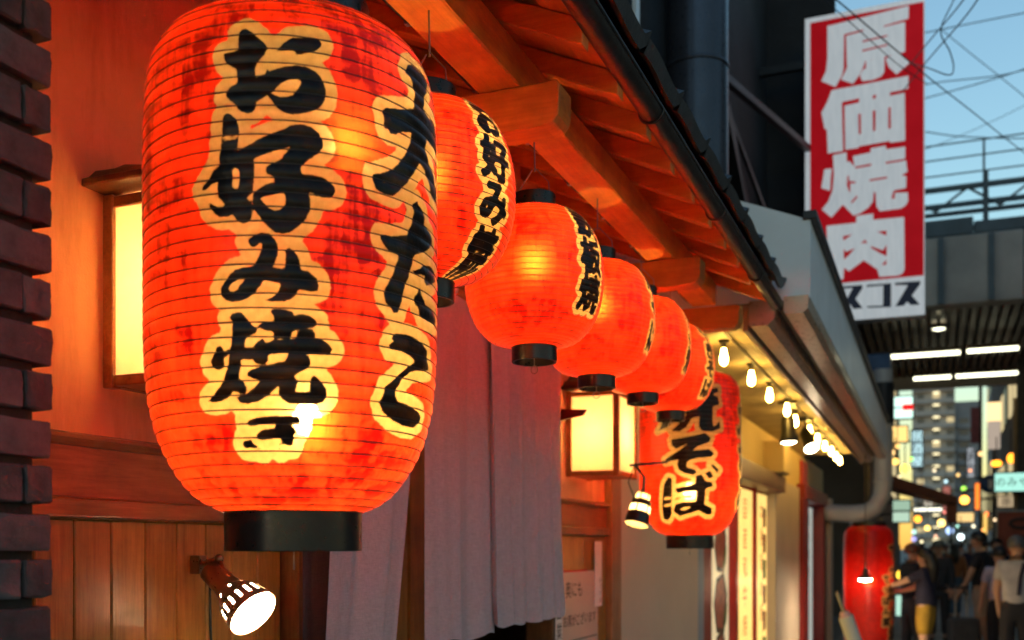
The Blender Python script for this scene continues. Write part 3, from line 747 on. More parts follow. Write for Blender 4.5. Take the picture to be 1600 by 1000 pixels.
p2(MB().box(-1.74, -1.50, 13.30, 16.3, E+0.62, E+0.80), 'door_lintel', M['redpaint'], 0.006)
p2(MB().box(-1.74, -1.52, 13.30, 13.9, 0, E+0.618), 'door_jamb', M['redpaint'], 0.006)
p2(MB().box(-1.74, -1.52, 15.9, 16.3, 0, E+0.618), 'door_jamb', M['redpaint'], 0.006)
p2(MB().box(-1.80, -1.72, 13.9, 15.9, 0, E+0.618), 'door_leaf', M['redpaint'])
p2(MB().box(-1.72, -1.45, 16.32, 16.6, 0, E+0.749), 'pier', M['greycol'], 0.01)
p2(MB().box(-1.598, -1.57, 13.6, 14.2, E+0.81, E+1.12), 'red_wall_panel', M['redpost'], 0.004)
# awning box: sloped end panel, fascia, soffit and bronze trim
p2(MB().prism([(-1.75, E+1.20), (FX, E+1.20), (FX, E+1.575), (-1.02, E+1.765), (-1.75, E+1.95)], 5.10, 5.14), 'awning_end_panel', M['panelwhite'])
for y0 in (5.142, 6.9, 8.7, 10.5, 12.2):
    y1 = {5.142: 6.894, 6.9: 8.694, 8.7: 10.494, 10.5: 12.194, 12.2: 13.7}[y0]
    p2(MB().box(FX-0.03, FX, y0, y1, E+1.20, E+1.575), 'fascia_panel', M['panelwhite'], 0.003)
p2(MB().box(FX-0.035, FX+0.03, 5.09, 13.72, E+1.577, E+1.62), 'fascia_cap', M['darkmetal'], 0.004)
p2(MB().hexa([(-1.75, 5.142, E+1.92), (FX-0.035, 5.142, E+1.56), (FX-0.035, 13.7, E+1.56), (-1.75, 13.7, E+1.92), (-1.75, 5.142, E+1.96), (FX-0.035, 5.142, E+1.60), (FX-0.035, 13.7, E+1.60), (-1.75, 13.7, E+1.96)]), 'awning_roof', M['darkmetal'])
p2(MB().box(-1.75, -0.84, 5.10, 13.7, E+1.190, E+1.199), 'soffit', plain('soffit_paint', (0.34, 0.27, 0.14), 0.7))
p2(MB().prism([(-0.665, E+1.198), (-0.665, E+1.13), (-0.655, E+1.115), (-0.575, E+1.115), (-0.552, E+1.135), (-0.552, E+1.198)], 5.02, 13.7), 'bronze_trim', M['bronze'])
p2(MB().prism([(-0.835, E+1.198), (-0.835, E+1.085), (-0.825, E+1.075), (-0.745, E+1.075), (-0.715, E+1.10), (-0.700, E+1.198)], 5.05, 13.7), 'bronze_trim', M['bronze'])
p2(MB().box(-0.868, -0.842, 5.08, 13.7, E+1.06, E+1.188), 'bronze_trim', M['bronze'], 0.003)
p2(MB().box(-0.70, -0.665, 5.10, 13.7, E+1.15, E+1.198), 'trim_groove', M['darkmetal'])
# inner trim light strip seen as dark groove is simply the gap between both profiles

# ------------------------------------------------------------------ dark building above the awning
db = empty('dark_building', (-1.6, 9.0, E+1.9), 'near-black upper building with steel braces behind the red sign', 'building')
def pd(mb, name, mat, bevel=0.0):
    o = mb.build(name, mat, db, bevel); o.location = -Vector(db.location); return o
pd(MB().box(-1.9, -1.72, 5.3, 13.8, E+1.97, 11.0), 'wall', M['darkwall'])
pd(MB().box(-1.72, -1.0, 11.6, 11.75, E+1.99, 11.0), 'return_wall', M['darkwall'])
pd(MB().box(-1.72, -1.60, 6.95, 7.08, E+1.85, 9.5), 'column', M['darkmetal'])
pd(MB().box(-1.72, -1.62, 8.3, 8.44, E+1.85, 9.5), 'column', M['darkmetal'])
pd(MB().bar((-1.60, 8.4, E+3.6), (-1.60, 10.9, E+2.2), 0.10, 0.16), 'brace', M['darkmetal'])
pd(MB().bar((-1.55, 8.0, E+2.45), (-1.2, 10.9, E+2.75), 0.06, 0.06), 'crossbar', M['darkmetal'])
pd(MB().bar((-1.55, 8.2, E+3.75), (-1.2, 10.9, E+4.1), 0.06, 0.06), 'crossbar', M['darkmetal'])
pd(MB().bar((-1.58, 8.6, E+3.6), (-1.3, 10.9, E+2.55), 0.03, 0.05), 'brace', M['darkmetal'])

du = empty('ventilation_duct', (-1.40, 6.5, E+1.7), 'thick round blue-black ventilation duct rising above the awning', 'duct')
dm = MB()
dm.lathe([(0.196, 0.30), (0.196, 6.0)], 40)
dm.build('duct_body', M['duct'], du)
MB().lathe([(0.06, -0.02), (0.10, -0.02), (0.200, 0.26), (0.202, 0.30), (0.18, 0.302)], 40).build('tapered_outlet', M['duct'], du)
for z in (0.38, 0.62, 1.35, 2.1, 2.9):
    MB().lathe([(0.197, z-0.012), (0.203, z-0.010), (0.203, z+0.010), (0.197, z+0.012)], 40).build('seam_band', M['duct'], du)
MB().box(-0.24, -0.16, -0.05, 0.05, 0.5, 0.56).build('wall_bracket', M['darkmetal'], du)

# ================================================================== LANTERNS
PROF_L = [(0.0595,.120),(0.072,.150),(0.09,.174),(0.116,.195),(0.15,.215),(0.184,.2295),(0.23,.241),(0.278,.2468),(0.34,.2495),(0.45,.25),(0.60,.25),(0.69,.2492),(0.765,.2445),(0.800,.235),(0.824,.221),(0.842,.201),(0.855,.176),(0.864,.150),(0.868,.130)]

def smooth_prof(P, n):
    z = np.array([p[0] for p in P]); r = np.array([p[1] for p in P])
    # arc-length resample, then light smoothing
    s = np.r_[0, np.cumsum(np.hypot(np.diff(z), np.diff(r)))]
    t = np.linspace(0, s[-1], n)
    zz = np.interp(t, s, z); rr = np.interp(t, s, r)
    for _ in range(max(2, n//40)):
        zz[1:-1] = (zz[:-2]+2*zz[1:-1]+zz[2:])/4; rr[1:-1] = (rr[:-2]+2*rr[1:-1]+rr[2:])/4
    return t, zz, rr

def lantern(name, loc, prof, nribs, per, nth, scal, mat, ink, label, cat='lantern', group=None, rref=0.25,
            cap_r=(0.10, 0.116), cap_h=(0.06, 0.064), bulb=((0, 0, 0.2, 0.03),), bulbmat=None, hang_to=None, tail=True, rz=0.0, wire_r=0.0009, tilt=(0, 0)):
    """prof in local heights; ink(U, V) -> distance, U = rref * angle measured from +X"""
    root = empty(name, loc, label, cat, group, rz)
    root.rotation_euler = (tilt[0], tilt[1], rz)
    nz = nribs*per + 1
    t, zz, rr = smooth_prof(prof, nz)
    ph = (np.arange(nz) % per)/per
    bulge = scal*np.sin(PI*ph)
    rs = rr + bulge
    rnd = np.random.RandomState(len(label))
    th = np.linspace(0, 2*PI, nth, endpoint=False)
    TH, RZ = np.meshgrid(th, rs)
    ZZ = np.repeat(zz[:, None], nth, 1)
    # slight handmade unevenness
    wob = 0.0012*np.sin(TH*3+ZZ*9) + 0.0009*np.sin(TH*7-ZZ*21)
    Rr = RZ*(1+wob)
    X = Rr*np.cos(TH); Y = Rr*np.sin(TH)
    V = np.stack([X, Y, ZZ], 2).reshape(-1, 3)
    i = np.arange(nz-1)[:, None]; k = np.arange(nth)[None, :]; k2 = (k+1) % nth
    F = np.stack([i*nth+k, i*nth+k2, (i+1)*nth+k2, (i+1)*nth+k], 2).reshape(-1, 4)
    me = bpy.data.meshes.new('paper')
    me.vertices.add(len(V)); me.vertices.foreach_set('co', V.ravel())
    me.loops.add(F.size); me.loops.foreach_set('vertex_index', F.ravel())
    me.polygons.add(len(F)); me.polygons.foreach_set('loop_start', np.arange(0, F.size, 4))
    me.polygons.foreach_set('use_smooth', np.ones(len(F), bool))
    me.update(calc_edges=True)
    U = rref*((TH+PI) % (2*PI)-PI)
    d = ink(np.stack([U.ravel(), ZZ.ravel()], 1))
    a = me.attributes.new('ink', 'FLOAT', 'POINT'); a.data.foreach_set('value', d.astype(np.float32))
    link('paper', me, mat, root)
    # bamboo / wire ribs
    mb = MB(); nn = min(nth, 96)
    for q in range(0, nz, per):
        r = rr[q]; z = zz[q]
        n4 = 4; vs = []; fs = []
        for k_ in range(nn):
            a_ = 2*PI*k_/nn
            w_ = 1+0.0012*math.sin(a_*3+z*9)+0.0009*math.sin(a_*7-z*21)
            for c_ in range(n4):
                b_ = 2*PI*c_/n4
                rr_ = r*w_ + wire_r*math.cos(b_)
                vs.append((rr_*math.cos(a_), rr_*math.sin(a_), z + wire_r*math.sin(b_)))
        for k_ in range(nn):
            for c_ in range(n4):
                fs.append((k_*n4+c_, ((k_+1) % nn)*n4+c_, ((k_+1) % nn)*n4+(c_+1) % n4, k_*n4+(c_+1) % n4))
        mb.add(vs, fs, True)
    mb.build('rib_wire', M['wire'], root)
    zb, zt = zz[0], zz[-1]
    def ring(nm, z0, z1, r):
        MB().rings([(r-0.006, z0), (r-0.0012, z0), (r, z0+0.0012), (r, z1), (r-0.006, z1), (r-0.006, z0)], 56).build(nm, M['lacquer'], root)
    ring('bottom_cap', zb-cap_h[1], zb+0.003, cap_r[1])
    ring('top_cap', zt-0.003, zt+cap_h[0], cap_r[0])
    # cross bar in the bottom ring that carries the bulb holder
    MB().box(-cap_r[1]+0.004, cap_r[1]-0.004, -0.012, 0.012, zb-0.022, zb-0.014).build('bulb_bar', M['darkwood'], root)
    for bx, by, bz, br in bulb:
        b = MB(); b.lathe([(0.0005, -br*1.05), (br*0.6, -br*0.85), (br, -br*0.1), (br*0.9, br*0.45), (br*0.5, br*1.15), (br*0.42, br*1.5), (0.0005, br*1.52)], 16, (bx, by, bz))
        b.build('bulb', bulbmat or M['bulb'], root)
        if bz < (zb+zt)*0.55:
            MB().tube([(bx, by, bz+br*1.53), (bx, by, bz+br*1.53+0.05)], 0.016, 10).tube([(bx, by, bz+br*1.53+0.051), (bx*0.5, by*0.5, (zt+bz)/2), (0, 0, zt+0.02)], 0.003, 6).build('bulb_socket', M['blackplastic'], root)
        else:
            MB().tube([(bx, by, bz+br*1.53), (bx, by, bz+br*1.53+0.05)], 0.016, 10).tube([(bx, by, bz+br*1.53+0.051), (0, 0, zt+0.02)], 0.003, 6).build('bulb_socket', M['blackplastic'], root)
    if hang_to:
        h = MB(); r = cap_r[0]-0.008
        top = (0, 0, hang_to)
        h.tube([(r, 0, zt+cap_h[0]-0.004), (r*0.92, 0, zt+cap_h[0]+0.03), (0.006, 0, min(hang_to-0.03, zt+cap_h[0]+0.075))], 0.0018, 6)
        h.tube([(-r, 0, zt+cap_h[0]-0.004), (-r*0.92, 0, zt+cap_h[0]+0.03), (-0.006, 0, min(hang_to-0.03, zt+cap_h[0]+0.075))], 0.0018, 6)
        h.tube([(0, 0.004, min(hang_to-0.035, zt+cap_h[0]+0.07)), (0, 0, hang_to)], 0.0022, 6)
        h.build('hanger', M['steel'], root)
    if tail:
        zq = zb-cap_h[1]
        h = MB()
        rr_ = 0.011
        h.tube([(rr_*math.sin(2*PI*i/14), 0, zq-0.020-rr_*math.cos(2*PI*i/14)) for i in range(15)], 0.0015, 6)
        h.tube([(0, 0, zq-0.009), (0, 0, zb-0.014)], 0.0012, 6)
        h.build('tail_ring', M['steel'], root)
    return root

def polys(key, s=1e-4): return [[(x*s, y*s) for x, y in p] for p in TR[key]]

M['paper_big'] = lantern_paper('big_lantern_paper', (0.20, 0.001, 0.001), (0.97, 0.047, 0.009), 0.0185)
M['paper_small'] = lantern_paper('small_lantern_paper', (0.32, 0.002, 0.001), (0.97, 0.048, 0.009), 0.0115, edge=0.0030, transp=0.05)
M['paper_far'] = lantern_paper('second_big_lantern_paper', (0.28, 0.002, 0.001), (0.92, 0.034, 0.007), 0.020, transp=0.05)

PROF_S = [(z, r*0.972) for z, r in PROF_L]
BEAM = E+1.147
def ink_big(P): return poly_sdf(P, polys('F1'), polys('H1'))
a1 = math.atan2(-1.475, 1.023)
F1 = polys('F1'); n1 = TR['n1']
lantern('paper_lantern', (-1.013, 1.478, E), PROF_S, 43, 6, 420, 0.0020, M['paper_big'], ink_big,
        'huge red barrel lantern with two columns of black brushwork, nearest the camera',
        group='red paper lanterns under the eave', rz=a1, cap_r=(0.128, 0.1155), cap_h=(0.055, 0.066),
        bulb=((0.02, 0.022, 0.215, 0.025), (0.0, 0.088, 0.690, 0.016)), hang_to=BEAM-E, wire_r=0.0013)

def ball_prof(rmax, h, r0, r1, n=24, p=2.25):
    out = []
    for i in range(n+1):
        t = i/n
        z = -1+2*t
        ex = max(0.0, 1-abs(z)**p)**(1/2.0)
        base = r0+(r1-r0)*t
        out.append((h*t, base+(rmax-base)*ex))
    return out
PR_S = ball_prof(0.189, 0.375, 0.062, 0.062)
smalls = [   # x, y, rel height of paper bottom, text, size, label
    (-1.005, 1.955, 0.565, 'お好み焼', 0.093, 'red globe lantern reading down its street side, half hidden by the huge lantern', -0.24),
    (-1.010, 2.610, 0.545, '鉄板焼', 0.098, 'round red lantern hanging lowest-left in full view, second globe of the row', -0.25),
    (-1.025, 3.215, 0.560, '焼そば', 0.098, 'round red lantern in the middle of the row, third globe from the huge lantern', 0.14),
    (-1.055, 3.900, 0.600, 'たこ焼', 0.098, 'round red lantern above the lit paper lamp box, fourth globe of the row', 0.10),
    (-1.060, 4.380, 0.590, 'やきそば', 0.080, 'last and smallest-looking red globe lantern, overlapping the long lantern', -0.22)]
for x, y, z, txt, size, lab, dth in smalls:
    def ink(P, txt=txt, size=size):
        return glyph_sdf(P, txt, 0.0, 0.362, size, 0.0046, step=size*0.98)
    lantern('paper_lantern', (x, y, E+z), PR_S, 33, 5, 180, 0.0014, M['paper_small'], ink, lab, group='red paper lanterns under the eave',
            rref=0.185, cap_r=(0.060, 0.062), cap_h=(0.040, 0.040), bulb=((0.0, 0.0, 0.225, 0.026),), bulbmat=M['bulbsmall'],
            hang_to=BEAM-E-z, rz=dth, wire_r=0.0010, tilt=(random.uniform(-.012, .012), random.uniform(-.012, .012)))

# second long lantern in front of the white wall
a7 = math.atan2(-5.05, 1.124)
def ink_far(P):
    f1 = F1[n1:]
    col2 = [[(u+0.155, v) for u, v in p] for p in f1]
    return poly_sdf(P, polys('F7')+col2, polys('H7'))
lantern('paper_lantern', (-1.124, 5.05, E), PROF_L, 43, 4, 260, 0.0014, M['paper_far'], ink_far,
        'long red barrel lantern with large black kana, in front of the white wall',
        group='red paper lanterns under the eave', rz=a7, cap_r=(0.118, 0.116), cap_h=(0.05, 0.066), bulb=((0, 0, 0.27, 0.034),),
        bulbmat=M['bulbsmall'], hang_to=1.19, wire_r=0.0009)

# ================================================================== THINGS ON THE SHOPFRONT
YAW = R(22.4)
def at(px, py, depth):
    """real place of something seen at a spot of the photograph, given its distance along the view axis"""
    r = (px-800)/1600*depth; u = (855-py)/1600*depth
    return Vector((-math.sin(YAW)*depth + math.cos(YAW)*r, math.cos(YAW)*depth + math.sin(YAW)*r, E+u))

# ---- paper lamp boxes on the wall
def lamp_box(y0, label, rough_hood=True):
    r = empty('wall_lamp_box', (W+0.005, y0, E+0.33), label, 'lamp', 'paper lamp boxes on the plaster wall')
    D, Wd, H = 0.255, 0.33, 0.40
    f = MB(); s = 0.026
    for x in (0.0, D-s):
        for y in (0.0, Wd-s):
            f.box(x, x+s, y, y+s, 0, H)
    for z in (0.004, H-0.026):
        for x in (0.002, D-s+0.002-0.004):
            f.box(x, x+s-0.004+0.002, s, Wd-s, z, z+0.022)
        for y in (0.002, Wd-s+0.002):
            f.box(s, D-s, y, y+s-0.004, z, z+0.022)
    f.build('frame', M['rail'], r, 0.002)
    MB().box(s-0.004, D-s+0.004, 0.010, 0.0125, 0.022, H-0.022).build('paper_pane', M['washi'], r)
    MB().box(s-0.004, D-s+0.004, Wd-0.0125, Wd-0.010, 0.022, H-0.022).build('paper_pane', M['washi'], r)
    MB().box(D-0.0125, D-0.010, s-0.004, Wd-s+0.004, 0.022, H-0.022).build('paper_pane', M['washi'], r)
    MB().box(0.010, D-0.016, 0.016, Wd-0.016, 0.006, 0.012).build('bottom_board', M['rail'], r)
    h = MB()
    h.box(-0.004, D+0.05, -0.055, Wd+0.055, H+0.002, H+0.018)
    h.build('hood_eave', M['darkwood'], r, 0.003)
    h = MB()
    h.hexa([(0, -0.045, H+0.019), (D+0.04, -0.045, H+0.019), (D+0.04, Wd+0.045, H+0.019), (0, Wd+0.045, H+0.019),
            (0, -0.02, H+0.045), (D-0.02, -0.02, H+0.035), (D-0.02, Wd+0.02, H+0.035), (0, Wd+0.02, H+0.045)])
    h.hexa([(0, 0.0, H+0.046), (D-0.06, 0.0, H+0.038), (D-0.06, Wd, H+0.038), (0, Wd, H+0.046),
            (0, 0.06, H+0.085), (D-0.14, 0.06, H+0.068), (D-0.14, Wd-0.06, H+0.068), (0, Wd-0.06, H+0.085)])
    h.build('hood', M['darkwood'], r, 0.003)
    MB().lathe([(0.0005, -0.035), (0.022, -0.03), (0.035, 0.0), (0.03, 0.025), (0.016, 0.05), (0.0005, 0.052)], 16, (D/2, Wd/2, H*0.50)).build('bulb', M['bulbbox'], r)
    MB().tube([(D/2, Wd/2, 0.013), (D/2, Wd/2, H*0.5-0.037)], 0.014, 10).build('bulb_socket', M['blackplastic'], r)
    return r
lamp_box(1.64, 'lit paper lamp box with dark hood, left behind the huge lantern')
lamp_box(4.53, 'lit paper lamp box under the globe lanterns, right of the curtain')

# ---- curtain (noren), each panel its own cloth
def noren_panel(name, label, y0, y1, ztop, zbot, mat, folds, amp, seed, x=-1.50, sway=(0, 0), hem=True, narrow=0.0):
    rnd = random.Random(seed)
    nu, nv = 46, 60
    ph = [rnd.uniform(0, 6.28) for _ in range(4)]
    vs = []
    for j in range(nv+1):
        t = j/nv
        for i in range(nu+1):
            s = i/nu
            a = amp*(0.35+0.65*t**0.8)
            dx = a*(math.sin(folds*2*PI*s+ph[0]+0.5*math.sin(3*t+ph[1])) + 0.45*math.sin(folds*1.7*2*PI*s+ph[2]+t) + 0.2*math.sin(folds*3.3*2*PI*s+ph[3]))
            pinch = 1-0.03*math.sin(PI*t)-narrow*t**1.3
            ys = (y0+y1)/2 + (s-0.5)*(y1-y0)*pinch + sway[1]*t**1.6
            zz = ztop+(zbot-ztop)*t + 0.012*math.sin(2*PI*s*folds+ph[1])*t*t
            vs.append((x+dx+sway[0]*t**1.5, ys, zz))
    fs = [(j*(nu+1)+i, j*(nu+1)+i+1, (j+1)*(nu+1)+i+1, (j+1)*(nu+1)+i) for j in range(nv) for i in range(nu)]
    root = empty(name, (x, (y0+y1)/2, ztop), label, 'curtain', 'entrance curtain panels')
    mb = MB().add([(a-x, b-(y0+y1)/2, c-ztop) for a, b, c in vs], fs, True)
    mb.build('cloth', mat, root)
    if hem:   # stitched hem fold along the bottom and both edges, just proud of the cloth
        k0 = nv-4
        hv = []
        for j in range(k0, nv+1):
            for i in range(nu+1):
                a, b, c = vs[j*(nu+1)+i]; hv.append((a-x+0.0016, b-(y0+y1)/2, c-ztop))
        hf = [(j*(nu+1)+i, j*(nu+1)+i+1, (j+1)*(nu+1)+i+1, (j+1)*(nu+1)+i) for j in range(nv-k0) for i in range(nu)]
        MB().add(hv, hf, True).build('hem', mat, root)
    for s in (0.08, 0.36, 0.64, 0.92):   # loops over the rod
        yy = (s-0.5)*(y1-y0)
        MB().lathe([(0.017, -0.018), (0.019, -0.018), (0.019, 0.018), (0.017, 0.018)], 16, (0.004, yy, 0.006), Matrix.Rotation(R(90), 3, 'X')).build('loop', mat, root)
    return root
ZT = E+0.86
noren_panel('noren_curtain', 'pale linen curtain panel swung left beside the huge lantern', 2.36, 2.90, ZT, E-0.36, M['noren'], 1.6, 0.014, 3, sway=(0.06, -0.22), narrow=0.26)
noren_panel('noren_curtain', 'flat pale linen curtain panel in the middle of the doorway', 2.91, 3.42, ZT, E-0.315, M['noren'], 1.7, 0.013, 5, sway=(0.03, -0.03))
noren_panel('noren_curtain', 'pale linen curtain panel with many pleats at the right of the doorway', 3.37, 4.15, ZT, E-0.285, M['noren'], 5.2, 0.022, 8, x=-1.485, sway=(0.02, -0.02))
noren_panel('noren_curtain', 'narrow dark cloth panel hanging behind the pale curtain', 2.27, 2.44, E+0.86, E-0.5, M['darkcloth'], 0.7, 0.006, 9, x=-1.535, sway=(0.04, -0.06), hem=False)
rod = empty('curtain_rod', (-1.5, 3.2, ZT+0.006), 'thin wooden rod carrying the pale curtain', 'rod')
MB().tube([(0.004, -0.98, 0), (0.004, 1.02, 0)], 0.013, 12).build('pole', M['rail'], rod)
for y in (-0.9, 1.0):
    MB().box(-0.10, 0.02, y-0.012, y+0.012, -0.035, -0.013).build('hook', M['steel'], rod)

bk = empty('wood_bracket', (W+0.035, 4.25, E+0.57), 'curved dark wooden bracket beside the curtain edge', 'bracket')
MB().prism([(-0.02, -0.10), (0.012, -0.10), (0.022, -0.05), (0.05, -0.012), (0.10, -0.002), (0.15, 0.005), (0.165, 0.030), (0.10, 0.034), (0.03, 0.040), (-0.02, 0.045)], -0.012, 0.012).build('bracket_board', M['redpaint'], bk, 0.002)

# ---- menu sheets right of the doorway
mn = empty('menu_sheet', (W+0.014, 4.72, E-0.30), 'pinkish paper notice with handwritten lines beside the curtain', 'notice')
MB().box(0, 0.002, -0.28, 0.27, -0.35, 0.185).build('sheet', M['paperpink'], mn)
MB().box(0.0, 0.0026, -0.281, 0.10, 0.183, 0.192).build('red_edge', M['redink'], mn)
lettering('奥にも', 0.085, (0.0032, -0.23, 0.10), (0, 1, 0), (0, 0, 1), M['ink'], mn)
lettering('お席がございます', 0.062, (0.0032, -0.26, -0.045), (0, 1, 0), (0, 0, 1), M['ink'], mn)
MB().box(0.002, 0.0032, -0.24, 0.25, -0.145, -0.140).build('ruled_line', M['ink'], mn)
sl = empty('paper_slip', (W+0.018, 4.99, E-0.14), 'narrow white paper slip pinned above the pink notice', 'notice')
MB().box(0, 0.0015, -0.06, 0.06, -0.16, 0.17).build('slip', M['paperwhite'], sl)
lettering('おすすめ', 0.034, (0.0025, 0.03, -0.01), (0, 1, 0), (0, 0, 1), M['ink'], sl, vertical=True)
sl2 = empty('sticker_strip', (W+0.036, 4.345, E-0.34), 'small black and white lettered strip on the door post under the curtain', 'sign')
MB().box(0, 0.002, -0.045, 0.045, -0.30, 0.12).build('strip', M['paperwhite'], sl2)
lettering('営業中', 0.085, (0.003, 0.0, 0.10), (0, 1, 0), (0, 0, 1), M['ink'], sl2, vertical=True, step=1.1)

M['lining'] = paper_panel('frosted_lamp_lining', (0.92, 0.88, 0.80), 0.5)
# ---- clamp spotlight on the planks
def rot_to(d):
    d = Vector(d).normalized()
    return d.to_track_quat('Z', 'Y').to_matrix()
def slotted_shade(ax, prof, n, cut):
    """lathe whose faces are left out where cut(i, k) says so"""
    vs = []; fs = []
    for r, z in prof:
        for k in range(n):
            a = 2*PI*k/n
            vs.append(ax @ Vector((r*math.cos(a), r*math.sin(a), z)))
    for i in range(len(prof)-1):
        for k in range(n):
            if cut(i, k): continue
            fs.append((i*n+k, i*n+(k+1) % n, (i+1)*n+(k+1) % n, (i+1)*n+k))
    return MB().add(vs, fs, True)
P0 = at(328, 890, 2.34)
cl = empty('clamp_spotlight', P0, 'slotted copper clamp spotlight glowing on the plank wainscot', 'lamp')
ax = rot_to((0.80, -0.10, -0.58)) @ Matrix.Diagonal((1.03, 1.03, 1.03))
prof = [(0.0005, 0.0), (0.022, 0.0), (0.027, 0.004), (0.028, 0.060), (0.030, 0.066), (0.031, 0.076), (0.034, 0.084), (0.041, 0.094), (0.0475, 0.106), (0.0515, 0.118), (0.056, 0.142), (0.058, 0.152), (0.0585, 0.160)]
sh = slotted_shade(ax, prof, 48, lambda i, k: (i == 9 and k % 3 == 0) or (i == 6 and k % 6 == 0)).build('shade', M['brass'], cl)
inner = [(r-0.0022, z) for r, z in prof[4:]]
slotted_shade(ax, inner, 48, lambda i, k: False).build('shade_lining', M['lining'], cl)
MB().lathe([(0.0005, 0.088), (0.014, 0.090), (0.024, 0.105), (0.030, 0.125), (0.027, 0.140), (0.016, 0.151), (0.0005, 0.154)], 20, (0, 0, 0), ax).build('bulb', M['bulbspot'], cl)
j = MB()
jp = ax @ Vector((0, 0, 0.05))
j.tube([jp+Vector((0, 0, 0.026)), jp+Vector((-0.02, 0.01, 0.055)), jp+Vector((-0.07, 0.02, 0.045))], 0.007, 8)
j.ball(jp+Vector((-0.02, 0.01, 0.055)), 0.011, 10, 6)
j.box(jp.x-0.100, jp.x-0.074, jp.y+0.008, jp.y+0.034, jp.z+0.02, jp.z+0.062)
j.build('swivel_clamp', M['brass'], cl)
MB().tube([(0.004, 0.0, -0.012), (-0.004, 0.004, -0.05), (-0.006, 0.010, -0.14), (-0.01, 0.02, -0.30), (-0.012, 0.01, -0.8)], 0.003, 6).build('cord', M['cable'], cl)

# ---- clip spotlight beside the long lantern
P1 = at(1000, 795, 4.75)
c2 = empty('clip_spotlight', P1, 'small dark clip spotlight with glowing bands hanging left of the long lantern', 'lamp')
ax2 = rot_to((-0.15, -0.30, -0.94))
pr2 = [(0.0005, -0.085), (0.026, -0.080), (0.034, -0.070), (0.036, -0.045), (0.045, -0.040), (0.048, -0.012), (0.052, 0.020), (0.055, 0.050), (0.056, 0.078)]
slotted_shade(ax2, pr2, 36, lambda i, k: (i == 5 and k % 6 != 0) or (i == 2 and k % 6 != 0)).build('shade', M['blackplastic'], c2)
slotted_shade(ax2, [(r-0.002, z) for r, z in pr2[1:]], 36, lambda i, k: False).build('shade_lining', M['lining'], c2)
MB().lathe([(0.0005, -0.055), (0.012, -0.05), (0.030, -0.02), (0.034, 0.01), (0.026, 0.035), (0.0005, 0.045)], 16, (0, 0, 0), ax2).build('bulb', glow('clip_bulb_glow', (1.0, 0.52, 0.14), 18), c2)
q = MB(); b0 = ax2 @ Vector((0, 0, -0.085))
q.tube([b0, b0+Vector((0.0, 0.0, 0.07)), b0+Vector((-0.05, 0.02, 0.13))], 0.006, 8)
q.bar(b0+Vector((-0.07, 0.0, 0.125)), b0+Vector((0.10, 0.05, 0.14)), 0.012, 0.012)
q.build('clip_arm', M['darkmetal'], c2)
MB().bar(b0+Vector((-0.004, 0.0, 0.005)), b0+Vector((0.0, 0.0, 0.07)), 0.02, 0.012).build('joint', M['bluesteel'], c2)
MB().tube([b0+Vector((-0.05, 0.02, 0.13)), b0+Vector((-0.09, 0.05, 0.05)), b0+Vector((-0.06, 0.08, -0.05)), b0+Vector((-0.12, 0.15, -0.16))], 0.0028, 6).build('cord', M['cable'], c2)

# ================================================================== NEXT SHOP
BY = [5.9, 6.7, 7.5, 8.3, 9.15, 9.95, 10.7, 11.45, 12.2, 12.9, 13.5]
def string_bulb(y, label):
    r = empty('hanging_bulb', (-1.10+random.uniform(-.03, .03), y+random.uniform(-.06, .06), E+1.188), label, 'bulb', 'bare bulbs under the metal awning')
    MB().lathe([(0.0005, 0.001), (0.032, 0.001), (0.032, -0.012), (0.016, -0.016), (0.016, -0.045), (0.0005, -0.046)], 14).build('socket', M['blackplastic'], r)
    MB().lathe([(0.0005, -0.0465), (0.012, -0.047), (0.014, -0.062), (0.021, -0.095), (0.024, -0.112), (0.018, -0.134), (0.0005, -0.146)], 16).build('glass_bulb', M['bulbstring'], r)
ordn = ['first', 'second', 'third', 'fourth', 'fifth', 'sixth', 'seventh', 'eighth', 'ninth', 'tenth', 'last']
for y, nme in zip(BY, ordn):
    string_bulb(y, 'bare lit bulb under the awning, %s from the lantern row' % nme)

glow_lens = glow('spot_lens_glow', (1.0, 0.82, 0.52), 14)
bc = MB().tube([(-1.062, 5.5+0.25*k, E+1.182-0.006*math.sin(k*1.1)**2) for k in range(33)], 0.006, 6).build('bulb_cable', M['cable'])
tag(bc, 'black cable running along the awning soffit past the hanging bulbs', 'cable')
def ceiling_spot(y, z, label, aim):
    r = empty('ceiling_spotlight', (-1.10, y, E+1.188), label, 'lamp', 'black spotlights under the metal awning')
    MB().lathe([(0.0005, 0.001), (0.075, 0.001), (0.075, -0.022), (0.0005, -0.024)], 20).build('mount_plate', M['blackplastic'], r)
    MB().tube([(0, 0, -0.024), (0.01, 0, -0.07), (0, 0, -0.12)], 0.008, 8).tube([(0.03, 0, -0.10), (-0.03, 0, -0.10)], 0.02, 10).build('yoke', M['blackplastic'], r)
    a = rot_to(aim); c = Vector((0, 0, -0.13))
    MB().lathe([(0.0005, 0), (0.05, 0.0), (0.056, 0.02), (0.056, 0.12), (0.070, 0.17), (0.078, 0.21), (0.072, 0.21), (0.05, 0.14)], 24, c, a).build('barrel', M['blackplastic'], r)
    MB().lathe([(0.0005, 0.225), (0.03, 0.220), (0.06, 0.205), (0.066, 0.19), (0.0005, 0.185)], 20, c, a).build('lens', glow_lens, r)
ceiling_spot(8.55, 0.8, 'black spotlight aimed straight down beside the third hanging bulb', (0.05, -0.05, -1))
ceiling_spot(9.75, 0.8, 'black spotlight tilted toward the street beside the fifth hanging bulb', (0.35, -0.5, -0.75))

